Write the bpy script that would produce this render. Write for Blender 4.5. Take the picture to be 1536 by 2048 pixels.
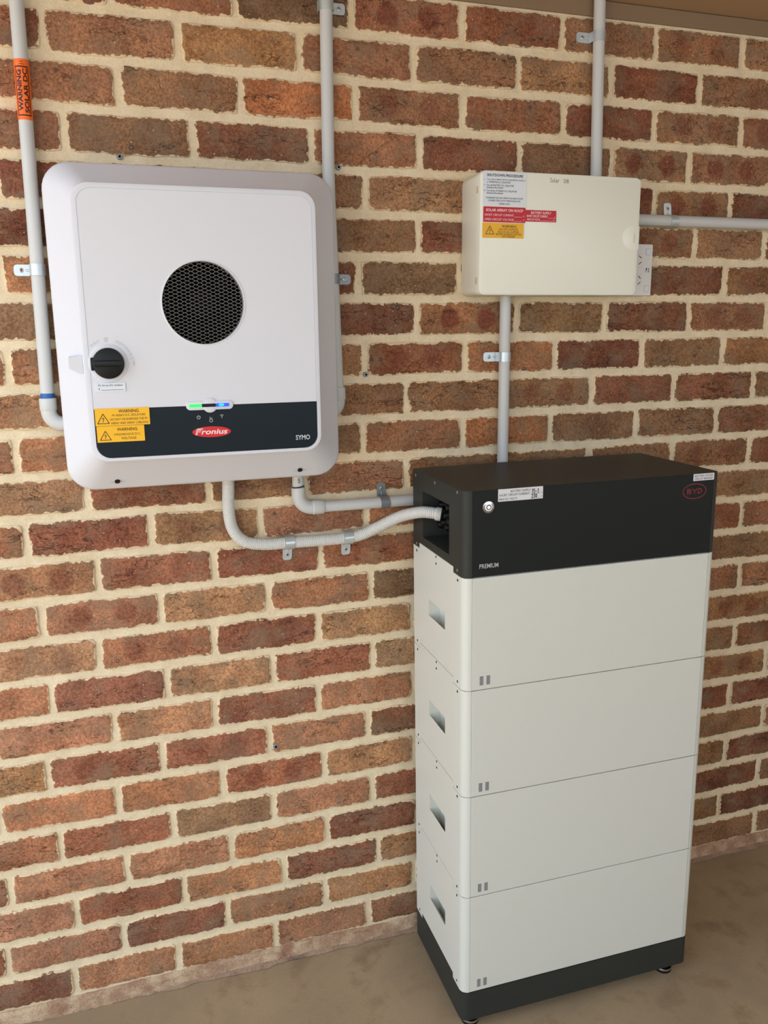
import bpy, bmesh, math, random
from mathutils import Vector, Matrix

# ------------------------------------------------------------------ camera, sky, exposure
S = bpy.context.scene
COL = S.collection
for o in list(bpy.data.objects):
    bpy.data.objects.remove(o)

YAW, PIT, ROL = 0.317053, -0.214841, -0.011094
FPX = 1675.45
fwd = Vector((math.sin(YAW)*math.cos(PIT), math.cos(YAW)*math.cos(PIT), math.sin(PIT)))
rgt = Vector((math.cos(YAW), -math.sin(YAW), 0))
upv = rgt.cross(fwd)
r2 = rgt*math.cos(ROL) + upv*math.sin(ROL)
u2 = -rgt*math.sin(ROL) + upv*math.cos(ROL)
cam_d = bpy.data.cameras.new('camera')
cam = bpy.data.objects.new('camera', cam_d)
COL.objects.link(cam)
cam_d.sensor_fit = 'VERTICAL'
cam_d.sensor_height = 24.0
cam_d.lens = FPX*24.0/2048.0
cam_d.clip_start = 0.02
M = Matrix.Identity(4)
for i in range(3):
    M[i][0], M[i][1], M[i][2] = r2[i], u2[i], -fwd[i]
M[0][3], M[1][3], M[2][3] = -0.18833, -1.79473, 1.52370
cam.matrix_world = M
S.camera = cam

w = bpy.data.worlds.new('overcast_sky')
S.world = w
w.use_nodes = True
bg = w.node_tree.nodes['Background']
bg.inputs['Color'].default_value = (0.765, 0.895, 1.03, 1)
bg.inputs['Strength'].default_value = 1.0
sun_d = bpy.data.lights.new('sun', 'SUN')
sun_d.energy = 5.5
sun_d.angle = math.radians(1.0)
sun_d.color = (1.0, 0.98, 0.96)
sun = bpy.data.objects.new('sun', sun_d)
COL.objects.link(sun)
sun.rotation_euler = Vector((-0.12, -0.28, -1.0)).to_track_quat('-Z', 'Y').to_euler()   # from behind the brick wall: the roof keeps it off the scene
S.view_settings.view_transform = 'Standard'
S.view_settings.look = 'None'
S.view_settings.gamma = 1.0
S.view_settings.use_curve_mapping = False
S.view_settings.exposure = 1.37

# ------------------------------------------------------------------ helpers
PI = math.pi
rng = random.Random(7)

def lin(r, g, b):
    f = lambda c: (c/255/12.92) if c <= 10 else ((c/255+0.055)/1.055)**2.4
    return (f(r), f(g), f(b), 1.0)

def mat(name, col, rough=0.5, metal=0.0, bump=0.0, bscale=300.0, vary=0.0, vscale=8.0, emit=0.0, ecol=None, spec=0.5):
    m = bpy.data.materials.new(name)
    m.use_nodes = True
    nt = m.node_tree
    b = nt.nodes['Principled BSDF']
    b.inputs['Base Color'].default_value = col
    b.inputs['Roughness'].default_value = rough
    b.inputs['Metallic'].default_value = metal
    b.inputs['Specular IOR Level'].default_value = spec
    if emit:
        b.inputs['Emission Color'].default_value = ecol or col
        b.inputs['Emission Strength'].default_value = emit
    if bump or vary:
        geo = nt.nodes.new('ShaderNodeNewGeometry')
    if vary:
        n = nt.nodes.new('ShaderNodeTexNoise')
        n.inputs['Scale'].default_value = vscale
        n.inputs['Detail'].default_value = 5
        nt.links.new(geo.outputs['Position'], n.inputs['Vector'])
        mx = nt.nodes.new('ShaderNodeMix'); mx.data_type = 'RGBA'
        mx.inputs[6].default_value = tuple(c*(1-vary) for c in col[:3])+(1,)
        mx.inputs[7].default_value = tuple(min(1, c*(1+vary)) for c in col[:3])+(1,)
        nt.links.new(n.outputs['Fac'], mx.inputs[0])
        nt.links.new(mx.outputs[2], b.inputs['Base Color'])
    if bump:
        n = nt.nodes.new('ShaderNodeTexNoise')
        n.inputs['Scale'].default_value = bscale
        n.inputs['Detail'].default_value = 3
        nt.links.new(geo.outputs['Position'], n.inputs['Vector'])
        bm_ = nt.nodes.new('ShaderNodeBump')
        bm_.inputs['Strength'].default_value = bump
        bm_.inputs['Distance'].default_value = 0.001
        nt.links.new(n.outputs['Fac'], bm_.inputs['Height'])
        nt.links.new(bm_.outputs['Normal'], b.inputs['Normal'])
    return m

class MB:
    """collects vertices and faces of one mesh"""
    def __init__(s):
        s.v = []; s.f = []
    def add(s, vs, fs):
        o = len(s.v)
        s.v += [tuple(a) for a in vs]
        s.f += [tuple(i+o for i in f) for f in fs]
        return s
    def quad(s, a, b, c, d):
        return s.add([a, b, c, d], [(0, 1, 2, 3)])
    def box(s, x0, x1, y0, y1, z0, z1):
        vs = [(x, y, z) for x in (x0, x1) for y in (y0, y1) for z in (z0, z1)]
        return s.add(vs, [(0, 1, 3, 2), (4, 6, 7, 5), (0, 4, 5, 1), (2, 3, 7, 6), (0, 2, 6, 4), (1, 5, 7, 3)])
    def loft(s, loops, cap0=True, cap1=True, closed=True):
        n = len(loops[0]); o = len(s.v)
        for l in loops: s.v += [tuple(a) for a in l]
        for k in range(len(loops)-1):
            for i in range(n if closed else n-1):
                j = (i+1) % n
                s.f.append((o+k*n+i, o+k*n+j, o+(k+1)*n+j, o+(k+1)*n+i))
        if cap0: s.f.append(tuple(o+i for i in reversed(range(n))))
        if cap1: s.f.append(tuple(o+(len(loops)-1)*n+i for i in range(n)))
        return s
    def cyl(s, c, axis, r, h, n=20, r1=None, bev=0.0):
        """cylinder from c along axis by h"""
        c = Vector(c); a = Vector(axis).normalized()
        t = Vector((0, 0, 1)) if abs(a.z) < .9 else Vector((1, 0, 0))
        e1 = a.cross(t).normalized(); e2 = a.cross(e1)
        r1 = r if r1 is None else r1
        def ring(d, rr): return [c+a*d+(e1*math.cos(2*PI*i/n)+e2*math.sin(2*PI*i/n))*rr for i in range(n)]
        if bev: L = [ring(0, r), ring(h-bev, r1), ring(h-bev*.3, r1-bev*.3), ring(h, r1-bev)]
        else: L = [ring(0, r), ring(h, r1)]
        return s.loft(L)
    def tube(s, pts, r, n=20, cap=True):
        pts = [Vector(p) for p in pts]
        rs = r if isinstance(r, (list, tuple)) else [r]*len(pts)
        tg = []
        for i in range(len(pts)):
            a = pts[max(0, i-1)]; b = pts[min(len(pts)-1, i+1)]
            tg.append((b-a).normalized())
        t0 = tg[0]
        e = t0.cross(Vector((0, 1, 0)))
        if e.length < .1: e = t0.cross(Vector((1, 0, 0)))
        e.normalize()
        L = []
        for i, p in enumerate(pts):
            t = tg[i]
            e = (e - t*e.dot(t)).normalized()
            g = t.cross(e)
            L.append([p+(e*math.cos(2*PI*k/n)+g*math.sin(2*PI*k/n))*rs[i] for k in range(n)])
        return s.loft(L, cap, cap)
    def build(s, name, m, parent=None, origin=None, smooth=40, bevel=0, recalc=True):
        me = bpy.data.meshes.new(name)
        off = Vector((0, 0, 0))
        root = parent
        while root is not None and root.parent is not None: root = root.parent
        if root is not None and root.get('wl'): off = Vector(root.location)
        if origin is not None: off = off+Vector(origin)
        me.from_pydata([tuple(Vector(p)-off) for p in s.v], [], s.f)
        me.validate()
        if recalc:
            b = bmesh.new(); b.from_mesh(me)
            bmesh.ops.recalc_face_normals(b, faces=b.faces)
            b.to_mesh(me); b.free()
        if smooth:
            me.polygons.foreach_set('use_smooth', [True]*len(me.polygons))
            me.set_sharp_from_angle(angle=math.radians(smooth))
        me.materials.append(m)
        o = bpy.data.objects.new(name, me)
        COL.objects.link(o)
        if parent is not None: o.parent = parent
        if origin is not None: o.location = origin
        if bevel:
            md = o.modifiers.new('bevel', 'BEVEL'); md.width = bevel; md.segments = 3
            md.limit_method = 'ANGLE'; md.angle_limit = math.radians(40)
            md.harden_normals = False
        return o

def thing(name, label, cat, loc=(0, 0, 0), group=None, world_local=True):
    o = bpy.data.objects.new(name, None)
    COL.objects.link(o)
    o.location = loc
    o.empty_display_size = 0.05
    o['label'] = label; o['category'] = cat
    if group: o['group'] = group
    if world_local: o['wl'] = 1       # parts are given in world coordinates
    return o

def tag(o, label, cat, group=None):
    o['label'] = label; o['category'] = cat
    if group: o['group'] = group
    return o

def struct(o):
    o['kind'] = 'structure'
    return o

def rrect(x0, x1, z0, z1, r, n=6):
    """counter clockwise outline of a rounded rectangle; r may be 4 radii (bl, br, tr, tl)"""
    R = r if isinstance(r, (list, tuple)) else (r,)*4
    out = []
    for (cx, cz, a0, q) in ((x0+R[0], z0+R[0], PI, R[0]), (x1-R[1], z0+R[1], 1.5*PI, R[1]), (x1-R[2], z1-R[2], 0, R[2]), (x0+R[3], z1-R[3], .5*PI, R[3])):
        for i in range(n+1):
            a = a0+.5*PI*i/n
            out.append((cx+q*math.cos(a), cz+q*math.sin(a)))
    return out

def plate(mb, outline, y_back, y_front, bev=0.0):
    """extrude an XZ outline towards the viewer (-Y)"""
    if bev:
        cx = sum(p[0] for p in outline)/len(outline); cz = sum(p[1] for p in outline)/len(outline)
        hw = max(abs(p[0]-cx) for p in outline); hh = max(abs(p[1]-cz) for p in outline)
        ins = lambda d: [(cx+(x-cx)*(1-d/hw), cz+(z-cz)*(1-d/hh)) for x, z in outline]
        L = [[(x, y_back, z) for x, z in outline], [(x, y_front+bev, z) for x, z in outline],
             [(x, y_front+bev*.3, z) for x, z in ins(bev*.3)], [(x, y_front, z) for x, z in ins(bev)]]
    else:
        L = [[(x, y_back, z) for x, z in outline], [(x, y_front, z) for x, z in outline]]
    mb.loft(L)
    return mb

_tc = {}
def text_geo(txt, bold=0.0, shear=0.0, spacing=1.0):
    key = (txt, bold, shear, spacing)
    if key in _tc: return _tc[key]
    cu = bpy.data.curves.new('t', 'FONT')
    cu.body = txt; cu.offset = bold; cu.shear = shear; cu.resolution_u = 3
    cu.space_character = spacing
    ob = bpy.data.objects.new('t', cu)
    COL.objects.link(ob)
    dg = bpy.context.evaluated_depsgraph_get()
    dg.update()
    ev = ob.evaluated_get(dg)
    me = ev.to_mesh()
    vs = [(v.co.x, v.co.y) for v in me.vertices]
    fs = [tuple(p.vertices) for p in me.polygons]
    ev.to_mesh_clear()
    bpy.data.objects.remove(ob); bpy.data.curves.remove(cu)
    x0 = min(a for a, b in vs); x1 = max(a for a, b in vs)
    y0 = min(b for a, b in vs); y1 = max(b for a, b in vs)
    g = ([((a-x0)/(x1-x0), (b-y0)/(y1-y0)) for a, b in vs], fs)
    _tc[key] = g
    return g

def put_text(mb, txt, x0, x1, z0, z1, f, bold=0.0, shear=0.0, spacing=1.0):
    """fit a line of lettering into the rectangle x0..x1, z0..z1; f maps (a,b) to 3D"""
    vs, fs = text_geo(txt, bold, shear, spacing)
    mb.add([f(x0+a*(x1-x0), z0+b*(z1-z0)) for a, b in vs], fs)

def flat(mb, outline, f):
    mb.add([f(a, b) for a, b in outline], [tuple(range(len(outline)))])

def bar2(mb, a, b, wd, f):
    dx, dz = b[0]-a[0], b[1]-a[1]
    L = math.hypot(dx, dz); nx, nz = -dz/L*wd/2, dx/L*wd/2
    flat(mb, [(a[0]+nx, a[1]+nz), (b[0]+nx, b[1]+nz), (b[0]-nx, b[1]-nz), (a[0]-nx, a[1]-nz)], f)

def ring2(mb, cx, cz, rx, rz, wd, f, a0=0.0, a1=2*PI, n=40):
    for i in range(n):
        t0 = a0+(a1-a0)*i/n; t1 = a0+(a1-a0)*(i+1)/n
        q = [(cx+math.cos(t)*(rx+d), cz+math.sin(t)*(rz+d)) for t, d in ((t0, 0), (t1, 0), (t1, -wd), (t0, -wd))]
        flat(mb, q, f)

GLY = {'S': [[(.9, .85), (.6, 1), (.2, .92), (.1, .7), (.45, .52), (.8, .35), (.75, .08), (.4, 0), (.05, .12)]],
 'o': [[(.5, .6), (.15, .5), (.1, .15), (.45, 0), (.85, .15), (.85, .5), (.5, .6)]], 'l': [[(.4, 1), (.38, 0)]],
 'a': [[(.8, .55), (.4, .6), (.1, .3), (.3, 0), (.7, .1), (.82, .55), (.8, .2), (.95, 0)]], 'r': [[(.2, .58), (.22, 0)], [(.22, .38), (.5, .6), (.85, .55)]],
 'D': [[(.15, 1), (.12, 0), (.6, .05), (.9, .4), (.75, .82), (.15, 1)]], 'B': [[(.15, .95), (.12, 0)], [(.1, .95), (.65, .95), (.7, .65), (.2, .52), (.8, .42), (.8, .08), (.12, 0)]],
 'P': [[(.2, 1), (.15, 0)], [(.15, .98), (.8, .92), (.8, .6), (.2, .48)]], '.': [[(.4, .08), (.55, .0)]], '1': [[(.15, .78), (.5, 1), (.5, 0)], [(.1, 0), (.9, .02)]],
 '7': [[(.05, .95), (.9, 1), (.4, 0)], [(.3, .5), (.8, .52)]], '5': [[(.9, 1), (.3, .95), (.2, .58), (.7, .6), (.85, .25), (.5, 0), (.1, .1)]], '-': [[(.1, .45), (.9, .48)]],
 '3': [[(.15, .92), (.6, 1), (.8, .75), (.4, .55), (.85, .35), (.6, .02), (.1, .08)]], '2': [[(.1, .75), (.45, 1), (.85, .75), (.1, .02), (.95, .05)]], '0': [[(.5, 1), (.12, .6), (.3, .05), (.75, .1), (.88, .65), (.5, 1)]]}
ADV = {'l': .55, '.': .5, '1': .8}
def handwrite(mb, txt, x0, x1, z0, h, wd, f):
    """pen strokes fitted between x0 and x1"""
    tot = sum(ADV.get(c, 1.0) for c in txt); u = (x1-x0)/tot; x = x0
    for c in txt:
        a = ADV.get(c, 1.0)
        for st in GLY.get(c, []):
            P = [(x+u*a*(.08+.84*p), z0+h*q) for p, q in st]
            for p, q in zip(P[:-1], P[1:]): bar2(mb, p, q, wd, f)
            for p in P: flat(mb, [(p[0]+wd*.5*math.cos(k*PI/3), p[1]+wd*.5*math.sin(k*PI/3)) for k in range(6)], f)
        x += u*a

def hazard(mb, cx, cz, h, f):
    """triangle outline with a lightning bolt"""
    wd = h*1.15
    A, B, C = (cx, cz+h/2), (cx-wd/2, cz-h/2), (cx+wd/2, cz-h/2)
    for p, q in ((A, B), (B, C), (C, A)): bar2(mb, p, q, h*.075, f)
    s = h
    flat(mb, [(cx+.04*s, cz+.24*s), (cx-.13*s, cz-.06*s), (cx-.02*s, cz-.04*s)], f)
    flat(mb, [(cx-.02*s, cz-.04*s), (cx-.13*s, cz-.06*s), (cx+.13*s, cz+.04*s)], f)
    flat(mb, [(cx+.13*s, cz+.04*s), (cx+.02*s, cz+.02*s), (cx-.05*s, cz-.36*s)], f)
    flat(mb, [(cx-.09*s, cz-.25*s), (cx-.05*s, cz-.38*s), (cx+.05*s, cz-.26*s)], f)

# ------------------------------------------------------------------ materials
def brick_material():
    m = bpy.data.materials.new('clay_brick'); m.use_nodes = True
    nt = m.node_tree; N = nt.nodes; Lk = nt.links
    b = N['Principled BSDF']; b.inputs['Roughness'].default_value = 0.9
    b.inputs['Specular IOR Level'].default_value = 0.2
    geo = N.new('ShaderNodeNewGeometry'); pos = geo.outputs['Position']
    def noise(scale, detail=4, vec=pos, rough=.55, dist=0.0):
        n = N.new('ShaderNodeTexNoise'); n.inputs['Scale'].default_value = scale
        n.inputs['Detail'].default_value = detail; n.inputs['Roughness'].default_value = rough
        n.inputs['Distortion'].default_value = dist
        Lk.new(vec, n.inputs['Vector']); return n.outputs['Fac']
    def math_(op, a, c=None, clamp=False):
        n = N.new('ShaderNodeMath'); n.operation = op; n.use_clamp = clamp
        for i, q in enumerate((a, c)):
            if q is None: continue
            if isinstance(q, (int, float)): n.inputs[i].default_value = q
            else: Lk.new(q, n.inputs[i])
        return n.outputs[0]
    def ramp(x, lo, hi, a=0.0, c=1.0):
        n = N.new('ShaderNodeMapRange'); n.interpolation_type = 'SMOOTHSTEP'
        n.inputs[1].default_value = lo; n.inputs[2].default_value = hi
        n.inputs[3].default_value = a; n.inputs[4].default_value = c
        Lk.new(x, n.inputs[0]); return n.outputs[0]
    def mix(fac, c1, c2, mode='MIX'):
        n = N.new('ShaderNodeMix'); n.data_type = 'RGBA'; n.blend_type = mode
        for i, q in ((0, fac), (6, c1), (7, c2)):
            if isinstance(q, (int, float)): n.inputs[i].default_value = q
            elif isinstance(q, tuple): n.inputs[i].default_value = q
            else: Lk.new(q, n.inputs[i])
        return n.outputs[2]
    def mapping(sx, sy, sz):
        n = N.new('ShaderNodeMapping'); n.inputs['Scale'].default_value = (sx, sy, sz)
        Lk.new(pos, n.inputs['Vector']); return n.outputs['Vector']
    at = N.new('ShaderNodeAttribute'); at.attribute_name = 'tone'
    uv = N.new('ShaderNodeUVMap'); uv.uv_map = 'local'
    sep = N.new('ShaderNodeSeparateXYZ'); Lk.new(uv.outputs['UV'], sep.inputs[0])
    ed = N.new('ShaderNodeAttribute'); ed.attribute_name = 'edge'
    big = noise(11, 3); mid = noise(46, 5); fine = noise(210, 4, rough=.7); grit = noise(620, 2)
    c = at.outputs['Color']
    # uneven firing, streaks and sandy grain
    c = mix(1.0, c, mix(ramp(big, .3, .72), (.74, .70, .68, 1), (1.22, 1.2, 1.16, 1)), 'MULTIPLY')
    c = mix(ramp(mid, .52, .72, 0, .30), c, (.30, .15, .085, 1))
    c = mix(ramp(noise(33, 4, mapping(.6, 1, 1.6)), .56, .74, 0, .30), c, (.42, .27, .15, 1))
    c = mix(1.0, c, mix(ramp(fine, .32, .68), (.62, .60, .58, 1), (1.30, 1.29, 1.28, 1)), 'MULTIPLY')
    c = mix(1.0, c, mix(ramp(grit, .3, .7), (.82, .82, .82, 1), (1.16, 1.16, 1.16, 1)), 'MULTIPLY')
    c = mix(ramp(noise(15, 4, rough=.62), .44, .66, 0, .50), c, (.245, .180, .118, 1))
    # dark red blotches burnt into some bricks, two to a brick
    ax = math_('ABSOLUTE', sep.outputs[0])
    wob = math_('MULTIPLY', math_('SUBTRACT', noise(40, 2), .5), .022)
    dx = math_('DIVIDE', math_('SUBTRACT', math_('ADD', ax, wob), .046), .027)
    dz = math_('DIVIDE', math_('ADD', sep.outputs[1], wob), .026)
    d2 = math_('ADD', math_('MULTIPLY', dx, dx), math_('MULTIPLY', dz, dz))
    spot = math_('MULTIPLY', ramp(d2, 1.15, .35), at.outputs['Alpha'])
    c = mix(math_('MULTIPLY', spot, .95), c, mix(ramp(fine, .3, .7), (.13, .035, .022, 1), (.27, .085, .05, 1)))
    # drag wrinkles and cracks
    def lines(vec, sc, w_, gate_sc, g0, g1):
        nn = noise(sc, 7, vec, .62, .15)
        ln = ramp(math_('ABSOLUTE', math_('SUBTRACT', nn, .5)), 0.0, w_, 1.0, 0.0)
        return math_('MULTIPLY', ln, ramp(noise(gate_sc, 2, vec), g0, g1))
    ck = math_('MAXIMUM', lines(mapping(.38, 1, 1.15), 15, .0060, 9, .52, .60), lines(mapping(.5, 1, 1.5), 34, .0070, 16, .55, .63))
    ck = math_('MAXIMUM', ck, lines(mapping(.6, 1, 1.1), 7.5, .0032, 6, .54, .60))
    pit = ramp(noise(125, 2), .70, .77)
    c = mix(math_('MULTIPLY', ck, .82), c, (.035, .018, .012, 1))
    c = mix(math_('MULTIPLY', pit, .65), c, (.05, .03, .022, 1))
    vo = N.new('ShaderNodeTexVoronoi'); vo.inputs['Scale'].default_value = 48
    Lk.new(pos, vo.inputs['Vector'])
    sv = N.new('ShaderNodeSeparateColor'); Lk.new(vo.outputs['Color'], sv.inputs[0])
    iron = math_('MULTIPLY', ramp(vo.outputs['Distance'], .34, .12), ramp(sv.outputs[0], .955, .965))
    c = mix(math_('MULTIPLY', iron, .72), c, (.055, .05, .05, 1))
    chalk = math_('MULTIPLY', ramp(vo.outputs['Distance'], .085, .035), ramp(sv.outputs[1], .80, .82))
    c = mix(math_('MULTIPLY', chalk, .8), c, (.68, .58, .46, 1))
    # mortar smeared over the arris
    e = math_('ADD', ed.outputs['Fac'], math_('MULTIPLY', math_('SUBTRACT', noise(105, 4, rough=.65), .5), 2.3))
    e = math_('ADD', e, math_('MULTIPLY', math_('SUBTRACT', noise(30, 2), .5), 1.2))
    sm = ramp(e, .20, .34, 1.0, 0.0)
    mort = mix(ramp(fine, .3, .7), lin(220, 198, 160), lin(240, 220, 186))
    bloom = math_('MULTIPLY', ramp(noise(19, 4), .68, .80), ramp(fine, .42, .6))
    c = mix(math_('MULTIPLY', bloom, .45), c, lin(190, 168, 140))
    c = mix(sm, c, mort)
    Lk.new(c, b.inputs['Base Color'])
    hgt = math_('ADD', math_('MULTIPLY', mid, .8), math_('MULTIPLY', fine, .55))
    hgt = math_('ADD', hgt, math_('MULTIPLY', grit, .16))
    hgt = math_('SUBTRACT', hgt, math_('MULTIPLY', ck, .9))
    hgt = math_('SUBTRACT', hgt, math_('MULTIPLY', pit, .5))
    hgt = math_('ADD', hgt, math_('MULTIPLY', sm, .35))
    bp = N.new('ShaderNodeBump'); bp.inputs['Strength'].default_value = .75; bp.inputs['Distance'].default_value = .0022
    Lk.new(hgt, bp.inputs['Height']); Lk.new(bp.outputs['Normal'], b.inputs['Normal'])
    return m

def layered(name, c0, c1, c2, rough, s1, s2, s3, bump, dist, thr=(.52, .7), grain=.18):
    """mineral surface: two tones, grain and stains"""
    m = bpy.data.materials.new(name); m.use_nodes = True
    nt = m.node_tree; N = nt.nodes; Lk = nt.links
    b = N['Principled BSDF']; b.inputs['Roughness'].default_value = rough; b.inputs['Specular IOR Level'].default_value = .25
    geo = N.new('ShaderNodeNewGeometry')
    def nz(s, d, r=.6):
        n = N.new('ShaderNodeTexNoise'); n.inputs['Scale'].default_value = s; n.inputs['Detail'].default_value = d; n.inputs['Roughness'].default_value = r
        Lk.new(geo.outputs['Position'], n.inputs['Vector']); return n.outputs['Fac']
    def rp(x, lo, hi):
        n = N.new('ShaderNodeMapRange'); n.interpolation_type = 'SMOOTHSTEP'; n.inputs[1].default_value = lo; n.inputs[2].default_value = hi
        Lk.new(x, n.inputs[0]); return n.outputs[0]
    def mx(f, a, c, mode='MIX'):
        n = N.new('ShaderNodeMix'); n.data_type = 'RGBA'; n.blend_type = mode
        Lk.new(f, n.inputs[0]) if not isinstance(f, float) else setattr(n.inputs[0], 'default_value', f)
        for i, q in ((6, a), (7, c)):
            if isinstance(q, tuple): n.inputs[i].default_value = q
            else: Lk.new(q, n.inputs[i])
        return n.outputs[2]
    a = nz(s1, 5); f = nz(s2, 4, .7); t = nz(s3, 6, .65)
    c = mx(rp(a, .32, .68), c0, c1)
    c = mx(rp(t, *thr), c, c2)
    g = mx(rp(f, .3, .7), (1-grain,)*3+(1,), (1+grain,)*3+(1,))
    c = mx(1.0, c, g, 'MULTIPLY')
    Lk.new(c, b.inputs['Base Color'])
    bp = N.new('ShaderNodeBump'); bp.inputs['Strength'].default_value = bump; bp.inputs['Distance'].default_value = dist
    ad = N.new('ShaderNodeMath'); ad.operation = 'ADD'; Lk.new(f, ad.inputs[0]); Lk.new(a, ad.inputs[1])
    Lk.new(ad.outputs[0], bp.inputs['Height']); Lk.new(bp.outputs['Normal'], b.inputs['Normal'])
    return m

M_BRICK = brick_material()
M_MORTAR = layered('sandy_mortar', lin(226, 208, 175), lin(238, 222, 191), lin(214, 192, 157), .95, 22, 300, 9, .55, .0022, (.6, .8), .07)
M_CONC = layered('floor_concrete', lin(154, 134, 108), lin(172, 150, 120), lin(146, 123, 97), .7, 4.5, 330, 9, .25, .0008, (.48, .70), .11)
M_FILLET = layered('stained_mortar', lin(176, 138, 112), lin(216, 188, 156), lin(164, 122, 98), .95, 20, 220, 12, 1.0, .004)
M_DPC = layered('damp_course_edge', lin(150, 122, 102), lin(170, 142, 120), lin(112, 90, 80), .85, 18, 200, 10, .5, .002)
M_RENDER = mat('tan_render', lin(222, 212, 194), .8, bump=.3, bscale=60, vary=.08, vscale=4)  # pale tone picked so the unseen walls bounce more light
M_BROWN = mat('brown_painted_board', lin(178, 150, 118), .55, bump=.15, bscale=120, vary=.06, vscale=3)
M_TRIM = mat('brown_painted_trim', lin(138, 114, 88), .55, bump=.15, bscale=120, vary=.05, vscale=3)
M_INV = mat('white_moulded_plastic', lin(220, 223, 231), .42, bump=.05, bscale=900)
M_INVP = mat('pale_grey_panel', lin(222, 224, 231), .45, bump=.05, bscale=900)
M_BAND = mat('dark_slate_band', lin(22, 33, 41), .4, spec=.2)
M_BLACK = mat('black_plastic', lin(14, 15, 17), .4, spec=.3)
M_DARKCAV = mat('dark_cavity', lin(9, 9, 10), .8, spec=.1)
M_WIRE = mat('grille_steel', lin(126, 122, 114), .45, .5)
M_CREAM = mat('cream_plastic', lin(240, 241, 228), .4)
M_OUT = mat('outlet_white_plastic', lin(226, 226, 224), .35)
M_PVC = mat('grey_pvc', lin(204, 206, 205), .42, vary=.025, vscale=14)
M_FLEX = mat('flexible_pvc', lin(214, 214, 210), .45)
M_GALV = mat('galvanised_steel', lin(206, 216, 220), .34, .55, bump=.2, bscale=200, vary=.12, vscale=60)
M_GALVD = mat('weathered_steel', lin(140, 146, 150), .45, .5, bump=.2, bscale=200)
M_SCREW = mat('screw_steel', lin(196, 196, 190), .3, .9)
M_RUST = mat('red_wall_plug', lin(120, 52, 46), .6)
M_MOD = mat('module_white_paint', lin(217, 218, 209), .45, bump=.04, bscale=1200)
M_DARK = mat('charcoal_powder_coat', lin(50, 52, 49), .5, spec=.25, bump=.12, bscale=1100)
M_DARKF = mat('charcoal_front_panel', lin(32, 36, 35), .5, spec=.2, bump=.05, bscale=1100)
M_MARK = mat('grey_print', lin(136, 138, 138), .5)
M_CHROME = mat('chrome', lin(205, 205, 205), .15, 1.0)
M_YEL = mat('yellow_label', lin(250, 190, 20), .4)
M_YELD = mat('amber_label', lin(240, 182, 24), .4)
M_REDL = mat('red_label', lin(196, 18, 36), .4)
M_REDO = mat('red_logo', lin(216, 32, 44), .35)
M_REDD = mat('dull_red_logo', lin(122, 34, 40), .5)
M_LABW = mat('white_label', lin(226, 233, 240), .4)
M_LABW2 = mat('silver_white_label', lin(224, 224, 228), .4)
M_ORG = mat('orange_tape', lin(250, 112, 24), .45)
M_INK = mat('black_ink', lin(22, 20, 24), .5)
M_INKB = mat('brown_black_ink', lin(78, 48, 20), .5)
M_INKM = mat('maroon_black_ink', lin(44, 14, 18), .5)
M_INKW = mat('white_ink', lin(250, 226, 226), .5)
M_INKG = mat('pale_grey_ink', lin(205, 210, 214), .5)
M_INKL = mat('light_grey_emboss', lin(196, 197, 203), .5)
M_INKC = mat('cream_emboss', lin(196, 192, 180), .5)
M_BLUE = mat('blue_pipe_primer', lin(28, 96, 168), .4)
M_LEDG = mat('green_light', lin(40, 240, 90), .3, emit=.42, ecol=(.03, .95, .13, 1))
M_LEDB = mat('blue_light', lin(20, 60, 250), .3, emit=.55, ecol=(.01, .06, 1.0, 1))
M_LEDC = mat('cyan_light', lin(30, 170, 255), .3, emit=.5, ecol=(.01, .42, 1.0, 1))
M_LEDW = mat('button_light', lin(235, 240, 255), .3, emit=.32, ecol=(.8, .86, 1.0, 1))
M_HINGE = mat('beige_hinge_slot', lin(214, 206, 178), .6)

# ------------------------------------------------------------------ the setting
mb = MB(); mb.box(-9, 4.0, -11, 0.12, -0.16, -0.006)
struct(mb.build('floor', M_CONC, smooth=0))
mb = MB(); mb.box(-0.78, 4.0, -3.1, 0.12, 2.229, 2.33)
struct(mb.build('ceiling', M_BROWN, smooth=0))
mb = MB(); mb.box(-2.6, 4.0, -0.004, 0.02, 2.1945, 2.2275)
struct(mb.build('trim_1', M_TRIM, smooth=0, bevel=.0015))
mb = MB(); mb.box(3.0, 3.2, -3.45, 0.0, -0.006, 2.229)
struct(mb.build('wall_right', M_RENDER, smooth=0))
mb = MB(); mb.box(-0.9, 3.2, -3.6, -3.45, -0.006, 1.42)
struct(mb.build('wall_light_block', M_RENDER, smooth=0))  # unseen low wall, added behind the camera to hold back front light

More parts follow.
